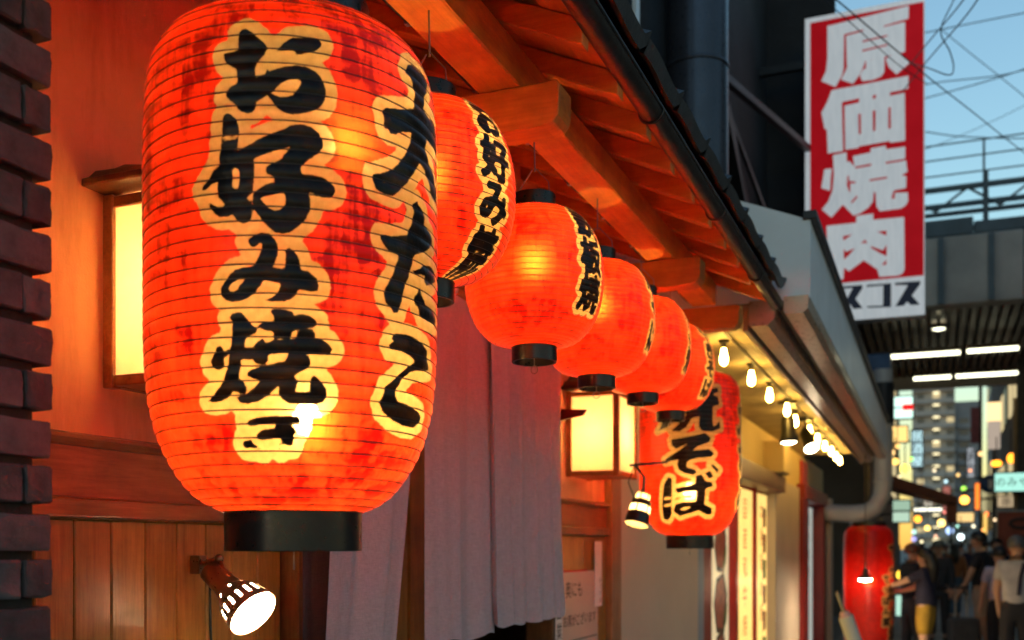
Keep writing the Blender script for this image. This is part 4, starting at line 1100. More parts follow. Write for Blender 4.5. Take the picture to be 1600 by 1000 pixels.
# printed banners in the window
def banner(y0, y1, z0, z1, x, name, label, mat, text=None, tcol=None, tsize=0.1, step=1.3):
    r = empty(name, (x, (y0+y1)/2, z0), label, 'banner', 'printed banners on the grill shop window')
    MB().box(0, 0.006, y0-(y0+y1)/2, y1-(y0+y1)/2, 0, z1-z0).build('board', mat, r, 0.001)
    if text:
        lettering(text, tsize, (0.009, 0, z1-z0-0.05), (0, 1, 0), (0, 0, 1), tcol, r, vertical=True, step=step)
    return r
def backlit(name, col, st):
    t = NT(name)
    c = t.ramp(t.noise(t.coord(), 5, 4), [(0.3, tuple(x*0.8 for x in col)), (0.7, col)])
    return t.done(t.principled(c, 0.45, 0.0, None, **{'Emission Color': c, 'Emission Strength': st}))
M['printcream'] = backlit('cream_backlit_print', (0.66, 0.52, 0.30), 0.38)
M['printyellow'] = backlit('yellow_backlit_print', (0.80, 0.52, 0.14), 0.65)
M['printmeat'] = plain('meat_photo_print', (0.52, 0.12, 0.075), 0.45, 0, 0.55, 14, 0, 40)
M['printgreen'] = plain('leaf_photo_print', (0.10, 0.20, 0.03), 0.5, 0, 0.4, 14, 0)
M['printdark'] = plain('dark_plate_print', (0.05, 0.035, 0.028), 0.4, 0, 0.3, 14, 0)
M['glasswhite'] = plain('white_menu_print', (0.62, 0.64, 0.60), 0.5, 0, 0.08, 3, 0)
M['printwhite'] = backlit('white_backlit_print', (0.62, 0.66, 0.60), 0.25)
b = banner(8.26, 9.18, 0.4, E+0.50, -1.70, 'food_banner', 'cream banner with photos of raw meat right of the long lantern', M['printcream'])
hb = E+0.50-0.4
for (z, s) in ((1.22, 1.0), (0.72, 1.1), (0.25, 1.0)):
    MB().prism([(-0.20*s, z), (-0.08*s, z-0.22*s), (0.22*s, z-0.24*s), (0.34*s, z+0.06*s), (0.20*s, z+0.24*s), (-0.08*s, z+0.20*s)], 0.0062, 0.0075, 'yz').build('plate_picture', M['printdark'], b)
    MB().prism([(-0.16*s, z), (-0.06*s, z-0.18*s), (0.16*s, z-0.20*s), (0.26*s, z+0.05*s), (0.15*s, z+0.20*s), (-0.05*s, z+0.16*s)], 0.0077, 0.009, 'yz').build('meat_picture', M['printmeat'], b)
    MB().prism([(0.18*s, z-0.22*s), (0.30*s, z-0.16*s), (0.34*s, z+0.0*s), (0.22*s, z-0.06*s)], 0.0092, 0.0105, 'yz').build('leaf_picture', M['printgreen'], b)
banner(9.34, 10.22, 0.3, E+0.55, -1.66, 'menu_banner', 'yellow menu banner between red mullions, nearer of the two', M['printyellow'], '国産和牛焼肉', M['redink'], 0.22, 1.25)
b = banner(10.38, 11.17, 0.3, E+0.55, -1.66, 'menu_banner', 'yellow menu banner with meat photos along its far edge', M['printyellow'], '本格炭火焼', M['redink'], 0.2, 1.3)
for k in range(6):
    z = 0.15+0.27*k
    MB().prism([(0.12, z), (0.30, z+0.02), (0.32, z+0.2), (0.10, z+0.22)], 0.0062, 0.0078, 'yz').build('meat_picture', M['printmeat'] if k % 3 else M['printgreen'], b)
banner(14.0, 14.6, 0.2, E+0.40, -1.68, 'menu_strip', 'narrow white menu strip with a red mark on the red door', M['printwhite'], '焼肉定食', M['redink'], 0.16, 1.3)
banner(14.8, 15.8, 0.2, E+0.58, -1.68, 'menu_strip', 'wide white menu strip on the red door', M['printwhite'], '飲み放題', M['ink'], 0.18, 1.4)

# ---- red vertical sign
SW, SH_, SY = 1.155, 3.17, 11.0
sg = empty('vertical_sign', (-1.24, SY, E+2.32), 'tall red vertical sign with white characters above the awning', 'sign')
MB().box(0, SW, 0.006, 0.22, 0, SH_).build('cabinet', M['signframe'], sg, 0.01)
def sign_mat():
    t = NT('sign_face_print')
    aw = t.n('ShaderNodeAttribute', attribute_name='white'); ab = t.n('ShaderNodeAttribute', attribute_name='black'); az = t.n('ShaderNodeAttribute', attribute_name='ground')
    v = t.coord()
    def below(x, w=0.0035):
        nd = t.n('ShaderNodeMapRange'); nd.clamp = True
        t.set(nd, 'Value', x); t.set(nd, 'From Min', w); t.set(nd, 'From Max', -w); t.set(nd, 'To Min', 0.0); t.set(nd, 'To Max', 1.0)
        return nd.outputs[0]
    n = t.noise(v, 2.5, 4); n2 = t.noise(t.coord((8, 8, 1.2)), 3.0, 4)
    red = t.ramp(n, [(0.3, (0.50, 0.004, 0.010)), (0.7, (0.60, 0.007, 0.016))])
    wh = t.ramp(n2, [(0.3, (0.66, 0.70, 0.74)), (0.7, (0.78, 0.81, 0.84))])
    c = t.mix(below(az.outputs['Fac']), red, wh)
    c = t.mix(below(aw.outputs['Fac']), c, wh)
    c = t.mix(below(ab.outputs['Fac']), c, (0.02, 0.025, 0.04))
    return t.done(t.principled(c, 0.6, 0.0, None, **{'Emission Color': c, 'Emission Strength': 0.15, 'Specular IOR Level': 0.15}))
nx, nz = 130, 340
gx = np.linspace(0, 1, nx+1); gz = np.linspace(0, 1, nz+1)
GX, GZ = np.meshgrid(gx, gz)
Pm = np.stack([GX.ravel()*SW, GZ.ravel()*SH_], 1)
def sq(key): return [[(x/1000*SW, y/1000*SH_) for x, y in p] for p in TR[key]]
dw = poly_sdf(Pm, sq('SF'), sq('SH'), 0.2)
dbk = poly_sdf(Pm, sq('SB'), [], 0.2)
u_, w_ = GX.ravel(), GZ.ravel()
gr = np.minimum.reduce([(u_-0.045)*SW, (0.992-u_)*SW, (0.984-w_)*SH_, (w_-0.123)*SH_])
me = bpy.data.meshes.new('sign_face')
fs = [(j*(nx+1)+i, j*(nx+1)+i+1, (j+1)*(nx+1)+i+1, (j+1)*(nx+1)+i) for j in range(nz) for i in range(nx)]
me.from_pydata([(a*SW, 0.0, c*SH_) for a, c in zip(u_, w_)], [], fs)
for nm, arr in (('white', dw), ('black', dbk), ('ground', gr)):
    a = me.attributes.new(nm, 'FLOAT', 'POINT'); a.data.foreach_set('value', arr.astype(np.float32))
link('sign_face', me, sign_mat(), sg)
for z in (0.4, 2.7):
    MB().box(-0.48, -0.001, 0.08, 0.15, z, z+0.08).build('mounting_arm', M['darkmetal'], sg)

# ---- vent pipe with elbow at the far end of the awning
vp = empty('vent_pipe', at(1380, 720, 15.2), 'thick grey vent pipe with an elbow at the end of the awning', 'pipe')
pts = [(0.0, 0, 1.35), (0.0, 0, 0.3), (0.0, 0, -0.35), (-0.02, 0, -0.52), (-0.10, 0, -0.68), (-0.24, 0, -0.76), (-0.42, 0, -0.78), (-0.85, 0, -0.76)]
MB().tube(pts, 0.13, 20).build('pipe_run', M['pipe'], vp)
MB().tube([(0, 0, 0.55), (0, 0, 1.15)], 0.155, 20).build('fan_housing', M['darkmetal'], vp)
MB().lathe([(0.131, -0.02), (0.142, -0.018), (0.142, 0.018), (0.131, 0.02)], 20, (0, 0, -0.3)).build('joint_band', M['pipe'], vp)
bl = empty('blue_unit', at(1370, 585, 16.5), 'dark blue cabinet below the red vertical sign', 'cabinet')
MB().box(-0.32, 0.22, -0.2, 0.2, -0.35, 0.30).build('casing', plain('blue_cabinet_paint', (0.05, 0.09, 0.16), 0.5, 0.1), bl, 0.02)
MB().box(-0.25, 0.15, -0.215, -0.2, -0.28, -0.05).build('grille', M['darkmetal'], bl)

# ---- tall red lantern further down
M['paper_tall'] = lantern_paper('tall_lantern_paper', (0.40, 0.006, 0.006), (0.62, 0.018, 0.012), 0.020, transp=0.0)
tp = ball_prof(0.30, 1.55, 0.22, 0.22, 30, 10.0)
def ink_tall(P):
    d1 = glyph_sdf(P, 'てっぱん焼', 0.10, 1.35, 0.20, 0.012, step=0.25)
    d2 = glyph_sdf(P, 'てっぱん焼', -0.04, 0.95, 0.11, 0.006, step=0.13)
    return np.minimum(d1, d2)
pt = at(1357, 822, 12.9)
lantern('paper_lantern', (pt.x, pt.y, pt.z-1.55), tp, 40, 3, 120, 0.004, M['paper_tall'], ink_tall, 'tall deep red lantern at the far end of the metal awning', rref=0.30,
        cap_r=(0.22, 0.22), cap_h=(0.05, 0.05), bulb=((0, 0, 0.85, 0.04),), bulbmat=glow('tall_lantern_bulb_glow', (1, 0.4, 0.2), 40), tail=False, wire_r=0.002, hang_to=1.55+1.0, rz=R(-35))
tl = empty('pendant_lamp', at(1352, 905, 11.9), 'small lit pendant lamp hanging in front of the tall red lantern', 'lamp')
MB().lathe([(0.012, 0.13), (0.022, 0.12), (0.03, 0.06), (0.075, 0.015), (0.09, 0.0), (0.086, 0.0), (0.03, 0.05)], 20).build('shade', M['darkmetal'], tl)
MB().lathe([(0.0005, -0.022), (0.05, -0.014), (0.082, 0.001), (0.0005, 0.004)], 18).build('bulb', M['bulbspot'], tl)
MB().tube([(0, 0, 0.13), (0, 0, 1.55)], 0.006, 6).build('cord', M['cable'], tl)
ru = empty('rolled_banner', at(1338, 1010, 10.5), 'tilted white rolled banner with a thin metal tip leaning by the tall red lantern', 'banner')
d = (at(1308, 925, 10.5)-at(1338, 1010, 10.5))
MB().tube([d*-0.9, d*0.55], 0.075, 14).build('roll', M['glasswhite'], ru)
MB().tube([d*0.552, d*0.64], [0.06, 0.045], 14).build('collar', plain('pink_collar', (0.55, 0.35, 0.38), 0.5), ru)
MB().tube([d*0.64, d*1.0], 0.018, 8).build('tip', M['steel'], ru)

# ================================================================== FAR STREET
# ---- railway viaduct across the street
vi = empty('railway_viaduct', (0, 17, 0), 'concrete viaduct with slatted dark underside crossing the street', 'viaduct')
def pv(mb, name, mat, bevel=0.0):
    o = mb.build(name, mat, vi, bevel); o.location = -Vector(vi.location); return o
ZU = E+3.72
for k, (xa, xb) in enumerate(((-9, -2.4), (-2.4, 1.25), (1.25, 4.6), (4.6, 11))):
    pv(MB().box(xa+0.006, xb-0.006, 17.0, 17.35, ZU-0.02, E+4.75), 'girder_panel', M['concrete'], 0.02)
for x in (-1.9, -0.9, 0.05, 0.75, 1.6, 2.5, 3.4):
    pv(MB().box(x, x+0.09, 16.95, 17.0, ZU, E+4.72), 'girder_rib', M['bluesteel'])
pv(MB().box(-9, 11, 17.35, 24.0, ZU+0.16, E+4.6), 'deck', M['concrete'])
for k in range(46):
    x = -2.6+0.15*k
    pv(MB().box(x, x+0.085, 17.36, 24.0, ZU, ZU+0.155), 'ceiling_slat', M['slat'])
pv(MB().box(-9, 11, 24.0, 24.3, ZU-0.25, E+4.6), 'rear_girder', M['concrete'])
for x in (-3.2, 5.0):
    pv(MB().box(x-0.5, x+0.5, 18.2, 23.0, 0, ZU-0.03), 'pier', M['concrete'], 0.03)
pv(MB().box(-9, 0.55, 17.0, 17.3, E+4.76, E+5.02), 'steel_box_beam', M['bluesteel'], 0.01)
pv(MB().box(0.56, 11, 17.02, 17.3, E+4.76, E+4.95), 'steel_box_beam', M['bluesteel'], 0.01)

gw = empty('service_gantry', (0, 18, E+5.3), 'steel truss gantry with handrails above the viaduct', 'gantry')
def pg(mb, name, mat=None):
    o = mb.build(name, mat or M['bluesteel'], gw); o.location = -Vector(gw.location); return o
for z, h in ((E+5.38, 0.055), (E+5.78, 0.07)):
    pg(MB().box(-9, 11, 18.0, 18.1, z, z+h), 'chord')
    pg(MB().box(-9, 11, 18.9, 19.0, z, z+h), 'chord')
xs = [-9+0.475*k for k in range(41)]
for k, (xa, xb) in enumerate(zip(xs, xs[1:])):
    za, zb = (E+5.46, E+5.80) if k % 2 else (E+5.80, E+5.46)
    pg(MB().bar((xa, 18.05, za), (xb, 18.05, zb), 0.03, 0.035), 'lattice_bar')
for k in range(16):
    x = -5.4+1.02*k
    pg(MB().box(x, x+0.035, 18.0, 18.035, E+5.40, E+6.55), 'rail_post')
for z in (E+6.02, E+6.28, E+6.52):
    pg(MB().box(-9, 11, 18.01, 18.03, z, z+0.02), 'handrail')
pg(MB().box(0.72, 0.80, 17.9, 17.98, E+4.3, E+6.0), 'mast')
pg(MB().box(2.35, 2.41, 17.9, 17.96, E+4.95, E+6.9), 'mast')
pg(MB().bar((2.1, 17.9, E+6.75), (3.6, 17.9, E+6.70), 0.06, 0.10), 'insulator_arm', M['darkmetal'])

# ---- fluorescent tubes below the viaduct
M['tube'] = glow('fluorescent_glow', (1.0, 0.97, 0.66), 1.8)
def tube_lamp(pa, pb, depth, label):
    a = at(*pa, depth); b = at(*pb, depth)
    b.y = a.y; b.z = a.z
    c = (a+b)/2; L = (b.x-a.x)/2
    r = empty('fluorescent_lamp', c, label, 'lamp', 'fluorescent lamps under the viaduct')
    MB().box(-L, L, -0.05, 0.05, 0.035, 0.10).build('housing', M['slat'], r)
    MB().tube([(-L+0.03, 0, 0.0), (L-0.03, 0, 0.0)], 0.034, 10).build('glow_tube', M['tube'], r)
    h = MB()
    for x in (-L+0.01, L-0.03): h.box(x, x+0.02, -0.04, 0.04, -0.035, 0.034)
    h.build('end_cap', M['slat'], r)
    MB().box(-L*0.6, -L*0.6+0.02, -0.01, 0.01, 0.1, ZU-c.z-0.004 if ZU-c.z > 0.12 else 0.13).build('stem', M['darkmetal'], r)
tube_lamp((1370, 559), (1502, 559), 17.9, 'long lit fluorescent tube under the viaduct, front row left')
tube_lamp((1508, 549), (1592, 549), 17.9, 'long lit fluorescent tube under the viaduct, front row right')
tube_lamp((1425, 592), (1488, 592), 20.4, 'lit fluorescent tube under the viaduct, rear row left')
tube_lamp((1491, 588), (1590, 588), 20.4, 'lit fluorescent tube under the viaduct, rear row right')
dl = empty('downlight', at(1467, 513, 16.9), 'small round lit downlight in the slatted underside', 'lamp')
MB().lathe([(0.0005, -0.02), (0.08, -0.02), (0.11, 0.0), (0.11, 0.05), (0.0005, 0.05)], 18).build('lens', M['tube'], dl)
MB().lathe([(0.111, -0.01), (0.13, -0.01), (0.13, 0.06), (0.111, 0.06)], 18).build('trim_ring', M['slat'], dl)

# ---- apartment block far beyond
M['aptwall'] = plain('apartment_wall', (0.40, 0.385, 0.36), 0.8, 0, 0.15, 0.3, 0, 4)
M['aptwall2'] = plain('apartment_side_wall', (0.22, 0.24, 0.26), 0.8, 0, 0.15, 0.3, 0, 4)
M['winlit'] = glow('lit_window_glow', (1.0, 0.80, 0.42), 0.28)
M['windark'] = plain('dark_window_glass', (0.05, 0.06, 0.07), 0.25, 0, 0.2, 1, 0)
ap = empty('apartment_block', (0, 250, 0), 'distant pale apartment block with lit balcony lamps closing the street', 'building')
MB().box(-4.6, 4.3, 0, 14, 0, E+38.5).build('tower_wall', M['aptwall'], ap)
MB().box(4.302, 9.8, 3, 14, 0, E+33).build('side_wing', M['aptwall2'], ap)
for k in range(14):
    z = 1.0+2.75*k
    if z > 38: break
    MB().box(-4.6, 4.3, -1.3, -0.01, z, z+1.05).build('balcony', M['aptwall'], ap)
    for x in (-3.6, -0.3, 2.6):
        MB().box(x, x+1.5, -0.06, -0.005, z+1.2, z+2.35).build('window', M['winlit'] if (k*3+int(x)) % 4 == 0 else M['windark'], ap)
    MB().box(-0.2, 1.1, -1.0, -0.7, z+2.2, z+2.5).build('balcony_lamp', glow('balcony_lamp_glow', (1.0, 0.86, 0.5), 0.9) if k == 0 else bpy.data.materials['balcony_lamp_glow'], ap)
    if k < 11:
        MB().box(4.6, 9.6, 2.2, 2.99, z, z+1.1).build('balcony', M['aptwall2'], ap)
        MB().box(5.4, 7.2, 2.93, 2.99, z+1.25, z+2.3).build('window', M['windark'], ap)

def block(name, label, x0, x1, y0, y1, h, mat, winrows=2, face='x', lit=0.3, cat='building'):
    r = empty(name, ((x0+x1)/2, (y0+y1)/2, 0), label, cat)
    MB().box(x0-(x0+x1)/2, (x1-x0)/2, -(y1-y0)/2, (y1-y0)/2, 0, h).build('walls', mat, r)
    rnd = random.Random(int(y0*10))
    sx = 1 if face == '+x' else -1
    xf = (x1-x0)/2 if sx > 0 else -(x1-x0)/2
    n = max(1, int((y1-y0)/2.2))
    for j in range(winrows):
        z = 3.4+2.7*j
        if z+1.4 > h: break
        for i in range(n):
            y = -(y1-y0)/2+0.6+i*(y1-y0-0.6)/n
            a, b_ = sorted((xf, xf+sx*0.05))
            MB().box(a, b_, y, y+1.2, z, z+1.3).build('window', M['winlit'] if rnd.random() < lit else M['windark'], r)
    MB().box(-(x1-x0)/2-0.1, (x1-x0)/2+0.1, -(y1-y0)/2-0.1, (y1-y0)/2+0.1, h, h+0.25).build('parapet', M['darkmetal'], r)
    return r
M['leftrow'] = plain('left_row_wall', (0.10, 0.085, 0.075), 0.8, 0, 0.3, 0.8, 0.1, 10)
M['rightrow'] = plain('right_row_wall', (0.16, 0.12, 0.10), 0.8, 0, 0.3, 0.8, 0.1, 10)
block('street_building', 'dark low building beyond the metal awning on the left side', -7, -2.0, 14.0, 16.9, 4.9, M['leftrow'], 1, '+x')
block('street_building', 'dark tall building beyond the viaduct on the left side', -8, -1.35, 25, 46, 11, M['leftrow'], 3, '+x', 0.35)
block('street_building', 'brown building beyond the viaduct on the right side', 2.45, 9, 29, 52, 9, M['rightrow'], 3, '-x', 0.35)
block('street_building', 'grey mid-rise far down the right side of the street', 5.2, 14, 90, 120, 26, M['aptwall2'], 8, '-x', 0.15)
block('street_building', 'grey mid-rise far down the left side of the street', -16, -5.5, 70, 110, 21, M['aptwall2'], 6, '+x', 0.2)

block('street_building', 'plain building across the street before the viaduct', 2.6, 9, 9.0, 16.6, 7.5, M['rightrow'], 2, '-x', 0.0)
# ---- brown awning projecting from the left
aw = empty('shop_awning', at(1395, 790, 27), 'dark brown sloping shop awning far down the left side', 'awning')
MB().hexa([(-0.4, -1.0, 0.55), (1.55, -1.0, -0.02), (1.55, 2.2, -0.02), (-0.4, 2.2, 0.55), (-0.4, -1.0, 0.90), (1.55, -1.0, 0.16), (1.55, 2.2, 0.16), (-0.4, 2.2, 0.90)]).build('canopy', plain('brown_awning_cloth', (0.17, 0.055, 0.022), 0.75, 0, 0.3, 2, 0.1), aw)
MB().box(1.30, 1.54, -0.95, 2.1, -0.45, -0.022).build('valance', plain('orange_brown_valance', (0.28, 0.08, 0.03), 0.7), aw)
MB().tube([(1.4, -0.9, -0.45), (1.4, -0.9, -2.3)], 0.03, 8).build('pole', M['darkmetal'], aw)

# ---- street signs and lights, each on its own bracket
def glow_mat(col, st):
    key = 'lit_%02d_%02d_%02d_%d' % (int(col[0]*99), int(col[1]*99), int(col[2]*99), int(st*10))
    return bpy.data.materials.get(key) or glow(key, col, st*0.46)
def light_box(px0, px1, py0, py1, depth, col, st, label, name='light_box_sign', cat='sign', text=None, tcol=None, vertical=True, back=None, group=None, tsize=None):
    a = at(px0, py1, depth); b_ = at(px1, py0, depth)
    w = (b_-a).xy.length; h = b_.z-a.z
    c = (a+b_)/2
    r = empty(name, (c.x, c.y, a.z), label, cat, group)
    MB().box(-w/2-0.03, w/2+0.03, 0.012, 0.16, -0.03, h+0.03).build('cabinet', back or M['darkmetal'], r, 0.008)
    MB().box(-w/2, w/2, 0.0, 0.0115, 0, h).build('lit_face', glow_mat(col, st), r)
    MB().box(-w/2-0.35, -w/2-0.031, 0.06, 0.10, h*0.7, h*0.7+0.05).build('bracket', M['darkmetal'], r)
    if text:
        n = len(text)
        s_ = tsize or (h/n if vertical else min(h, w/n))
        o = (0, -0.003, h/2+s_*n/2) if vertical else (-s_*n/2, -0.003, h/2)
        lettering(text, s_*0.95, o, (1, 0, 0), (0, 0, 1), tcol or M['ink'], r, vertical=vertical, step=1/0.95)
    return r
def globe(px, py, depth, rad, col, st, label, name='street_lantern', group='lit lanterns and lamps far down the street', sz=1.0):
    c = at(px, py, depth); rad *= 0.62; st *= 1.5
    r = empty(name, c, label, 'lamp', group)
    MB().lathe([(0.3, -1.0), (0.62, -0.85), (0.95, -0.4), (1.0, 0.0), (0.95, 0.4), (0.62, 0.85), (0.3, 1.0)], 14, (0, 0, 0), Matrix.Diagonal((rad, rad, rad*sz))).build('lit_body', glow_mat(col, st), r)
    MB().lathe([(0.0005, 1.12), (0.34, 1.12), (0.34, 0.98), (0.0005, 0.98)], 12, (0, 0, 0), Matrix.Diagonal((rad, rad, rad*sz))).lathe([(0.0005, -1.1), (0.34, -1.1), (0.34, -0.98), (0.0005, -0.98)], 12, (0, 0, 0), Matrix.Diagonal((rad, rad, rad*sz))).build('end_rings', M['blackplastic'], r)
    MB().tube([(0, 0, rad*sz*1.12), (0, 0, rad*sz*1.12+0.5)], 0.012, 6).build('cord', M['cable'], r)
    return r
GRN = (0.62, 1.0, 0.80); ORG = (1.0, 0.36, 0.05); YEL = (1.0, 0.66, 0.24); CYA = (0.55, 0.88, 1.0)
s_ = light_box(1400, 1417, 585, 607, 24, (0.60, 1.0, 0.86), 0.0, 'dark vertical sign with a lit letter E, below the viaduct tubes', text=None)
for p in s_.children:
    if p.name.startswith('lit_face'): p.data.materials[0] = M['darkmetal']
w_ = 17*24/1600; h_ = 22*24/1600
MB().box(-w_*0.45, -w_*0.15, -0.012, -0.001, 0.0, h_).box(-w_*0.149, w_*0.45, -0.012, -0.001, 0.0, h_*0.22).box(-w_*0.149, w_*0.45, -0.012, -0.001, h_*0.39, h_*0.61).box(-w_*0.149, w_*0.45, -0.012, -0.001, h_*0.78, h_).build('letter', glow_mat((0.60, 1.0, 0.86), 1.5), s_)
q = light_box(1394, 1425, 620, 653, 24, (0.66, 1.0, 0.86), 1.4, 'white lit sign split by a red arrow block')
w_ = 31*24/1600; h_ = 33*24/1600
MB().box(w_*0.02, w_*0.52, -0.02, -0.001, h_*0.36, h_*0.64).build('red_block', glow_mat((1.0, 0.02, 0.02), 1.0), q)
MB().box(-w_*0.5, w_*0.019, -0.02, -0.001, h_*0.47, h_*0.53).build('divider', M['darkmetal'], q)
light_box(1395, 1417, 666, 690, 26, (1.0, 0.62, 0.20), 1.3, 'small square amber lit sign above the orange lanterns')
globe(1402, 697, 26, 0.12, (1.0, 0.55, 0.16), 1.2, 'dim amber lamp under the amber sign', sz=0.8)
globe(1395, 707, 26, 0.10, (1.0, 0.60, 0.22), 1.1, 'small pale amber lamp at the pipe edge', sz=1.1)
globe(1399, 721, 25, 0.13, (1.0, 0.56, 0.12), 1.6, 'round amber lamp left of the brightest orange lantern')
globe(1414, 732, 24, 0.15, (1.0, 0.42, 0.03), 5.0, 'brightest orange lantern above the brown awning')
light_box(1425, 1441, 672, 730, 30, (0.10, 0.13, 0.16), 0.3, 'vertical sign with pale cyan characters beside the apartment block', text='居酒屋', tcol=glow_mat((0.62, 0.95, 1.0), 1.3))
globe(1424, 717, 28, 0.08, (0.35, 1.0, 0.06), 1.6, 'small green light beside the cyan sign')
light_box(1396, 1421, 782, 797, 22, (0.55, 0.82, 0.60), 0.55, 'upper of two pale green lit boards below the brown awning')
light_box(1396, 1420, 800, 815, 22, (0.62, 0.86, 0.66), 0.7, 'lower of two pale green lit boards below the brown awning')
light_box(1430, 1470, 794, 798, 30, (1.0, 0.97, 0.75), 2.2, 'thin white lit strip under the brown awning', name='strip_light', cat='lamp')
for px, py, dp, rad, col, st, lab in (
        (1434, 811, 28, 0.15, (1.0, 0.33, 0.03), 2.2, 'orange lamp under the left end of the white strip'),
        (1449, 825, 30, 0.12, (1.0, 0.62, 0.14), 2.2, 'golden round lamp over the crowd'),
        (1471, 817, 32, 0.18, (1.0, 0.60, 0.16), 2.4, 'bright golden lamp right of the awning valance'),
        (1507, 781, 34, 0.22, (1.0, 0.36, 0.05), 3.4, 'big orange lantern with a white-hot centre below the green light'),
        (1428, 831, 28, 0.10, (0.55, 1.0, 0.85), 0.9, 'small pale mint lamp above the crowd on the left'),
        (1428, 842, 28, 0.10, (0.45, 0.45, 1.0), 0.9, 'small violet lamp above the crowd on the left'),
        (1484, 829, 30, 0.17, (0.42, 0.60, 1.0), 1.3, 'pale blue lamp above the crowd in the middle'),
        (1501, 839, 28, 0.13, (0.80, 0.98, 1.0), 2.6, 'white-blue lamp next to the head of the man in black'),
        (1506, 763, 36, 0.12, (0.45, 1.0, 0.10), 1.6, 'green light above the big orange lantern'),
        (1557, 724, 22, 0.17, (1.0, 0.30, 0.02), 2.6, 'wide orange lantern above the teal sign'),
        (1580, 716, 22, 0.13, (1.0, 0.28, 0.02), 2.4, 'tall orange lantern above the teal sign'),
        (1532, 709, 30, 0.10, (1.0, 0.55, 0.22), 1.3, 'tiny amber lamp left of the orange lanterns'),
        (1542, 803, 30, 0.10, (1.0, 0.22, 0.05), 1.5, 'tiny red lamp left of the red banner'),
        (1406, 898, 20, 0.10, (1.0, 0.55, 0.05), 1.8, 'small yellow lamp at the edge of the tall red lantern'),
        (1415, 918, 19, 0.08, (1.0, 0.28, 0.02), 1.8, 'upper small orange lamp in the crowd'),
        (1413, 974, 17, 0.08, (1.0, 0.42, 0.04), 2.2, 'lower small orange lamp in the crowd')):
    globe(px, py, dp, rad, col, st, lab, sz=1.3 if 'tall' in lab else (0.62 if 'wide' in lab else 1.0))
more = [
    (1384, 700, 23, 0.07, (1.0, 0.5, 0.12), 1.6, 'tiny amber lamp behind the vent pipe'),
    (1405, 745, 27, 0.06, (1.0, 0.75, 0.4), 1.6, 'tiny warm lamp under the brightest orange lantern'),
    (1440, 760, 34, 0.09, (1.0, 0.3, 0.1), 1.4, 'tiny red-orange lamp above the awning end'),
    (1460, 735, 40, 0.10, (1.0, 0.8, 0.5), 1.2, 'tiny cream lamp in front of the apartment block'),
    (1478, 752, 38, 0.09, (0.6, 0.9, 1.0), 1.2, 'tiny pale blue lamp in front of the apartment block'),
    (1497, 742, 42, 0.10, (1.0, 0.6, 0.2), 1.4, 'tiny amber lamp left of the green light'),
    (1516, 735, 36, 0.08, (1.0, 0.35, 0.15), 1.5, 'tiny coral lamp above the narrow orange sign'),
    (1521, 822, 30, 0.07, (1.0, 0.9, 0.6), 1.6, 'tiny cream lamp right of the amber sign'),
    (1536, 828, 27, 0.06, (1.0, 0.4, 0.1), 1.6, 'tiny orange lamp above the dark-haired head'),
    (1555, 812, 25, 0.06, (1.0, 0.7, 0.4), 1.4, 'tiny warm lamp at the left border of the red banner'),
    (1462, 838, 36, 0.08, (1.0, 0.5, 0.3), 1.5, 'tiny peach lamp over the capped person'),
    (1440, 846, 34, 0.07, (1.0, 0.85, 0.5), 1.5, 'tiny cream lamp over the woman in mustard shorts'),
    (1476, 800, 40, 0.09, (1.0, 0.25, 0.2), 1.3, 'tiny red lamp over the golden lamp'),
    (1496, 822, 36, 0.07, (0.5, 1.0, 0.8), 1.2, 'tiny mint lamp above the white-blue lamp')]
for px, py, dp, rad, col, st, lab in more:
    globe(px, py, dp, rad, col, st, lab)
light_box(1444, 1458, 772, 790, 38, (0.95, 0.9, 0.7), 0.6, 'small cream lit board in front of the apartment block', text='酒', tcol=M['redink'])
light_box(1474, 1484, 760, 796, 36, (0.9, 0.25, 0.2), 0.6, 'slim red lit sign left of the big orange lantern', text='居酒屋', tcol=M['glasswhite'])
light_box(1512, 1522, 700, 745, 40, (0.65, 0.7, 0.75), 0.5, 'slim grey-white sign board left of the thin street pole', text='焼鳥', tcol=M['ink'])
light_box(1560, 1585, 775, 792, 24, (1.0, 0.75, 0.45), 0.45, 'dim cream board under the teal sign', text='串', tcol=M['ink'])
light_box(1524, 1530, 755, 796, 32, (1.0, 0.22, 0.03), 1.5, 'narrow vertical orange sign right of the big orange lantern')
light_box(1534, 1548, 765, 800, 33, (0.75, 0.66, 0.34), 0.55, 'mottled pale yellow sign behind the blue round sign')
light_box(1490, 1520, 801, 815, 30, (1.0, 0.66, 0.26), 1.0, 'horizontal amber lit sign under the big orange lantern')
light_box(1557, 1606, 739, 767, 20, (0.42, 0.86, 0.72), 0.95, 'teal lit sign with brushed kana on the right edge', text='のみや', vertical=False, tcol=M['ink'])
light_box(1400, 1408, 930, 962, 18, (0.55, 0.9, 0.72), 0.8, 'narrow pale lit board beside the tall red lantern')
rs = empty('round_sign', at(1546, 756, 24), 'dark blue round sign left of the teal sign', 'sign')
MB().lathe([(0.0005, -0.02), (0.20, -0.02), (0.215, 0.0), (0.20, 0.02), (0.0005, 0.02)], 24, (0, 0, 0), Matrix.Rotation(R(90), 3, 'X')).build('disc', plain('blue_sign_paint', (0.02, 0.08, 0.22), 0.4), rs)
MB().box(-0.02, 0.07, -0.035, -0.021, -0.11, 0.10).build('pale_mark', M['glasswhite'], rs)
MB().box(-0.02, 0.02, 0.021, 0.05, -1.1, 0.0).build('post', M['darkmetal'], rs)
rb = empty('red_banner', at(1590, 862, 17), 'rust red banner with black brush rings at the right edge', 'banner')
MB().box(-0.30, 0.55, 0, 0.012, -0.05, 0.66).build('cloth', plain('rust_banner_cloth', (0.24, 0.055, 0.03), 0.8, 0, 0.25, 4, 0.1), rb)
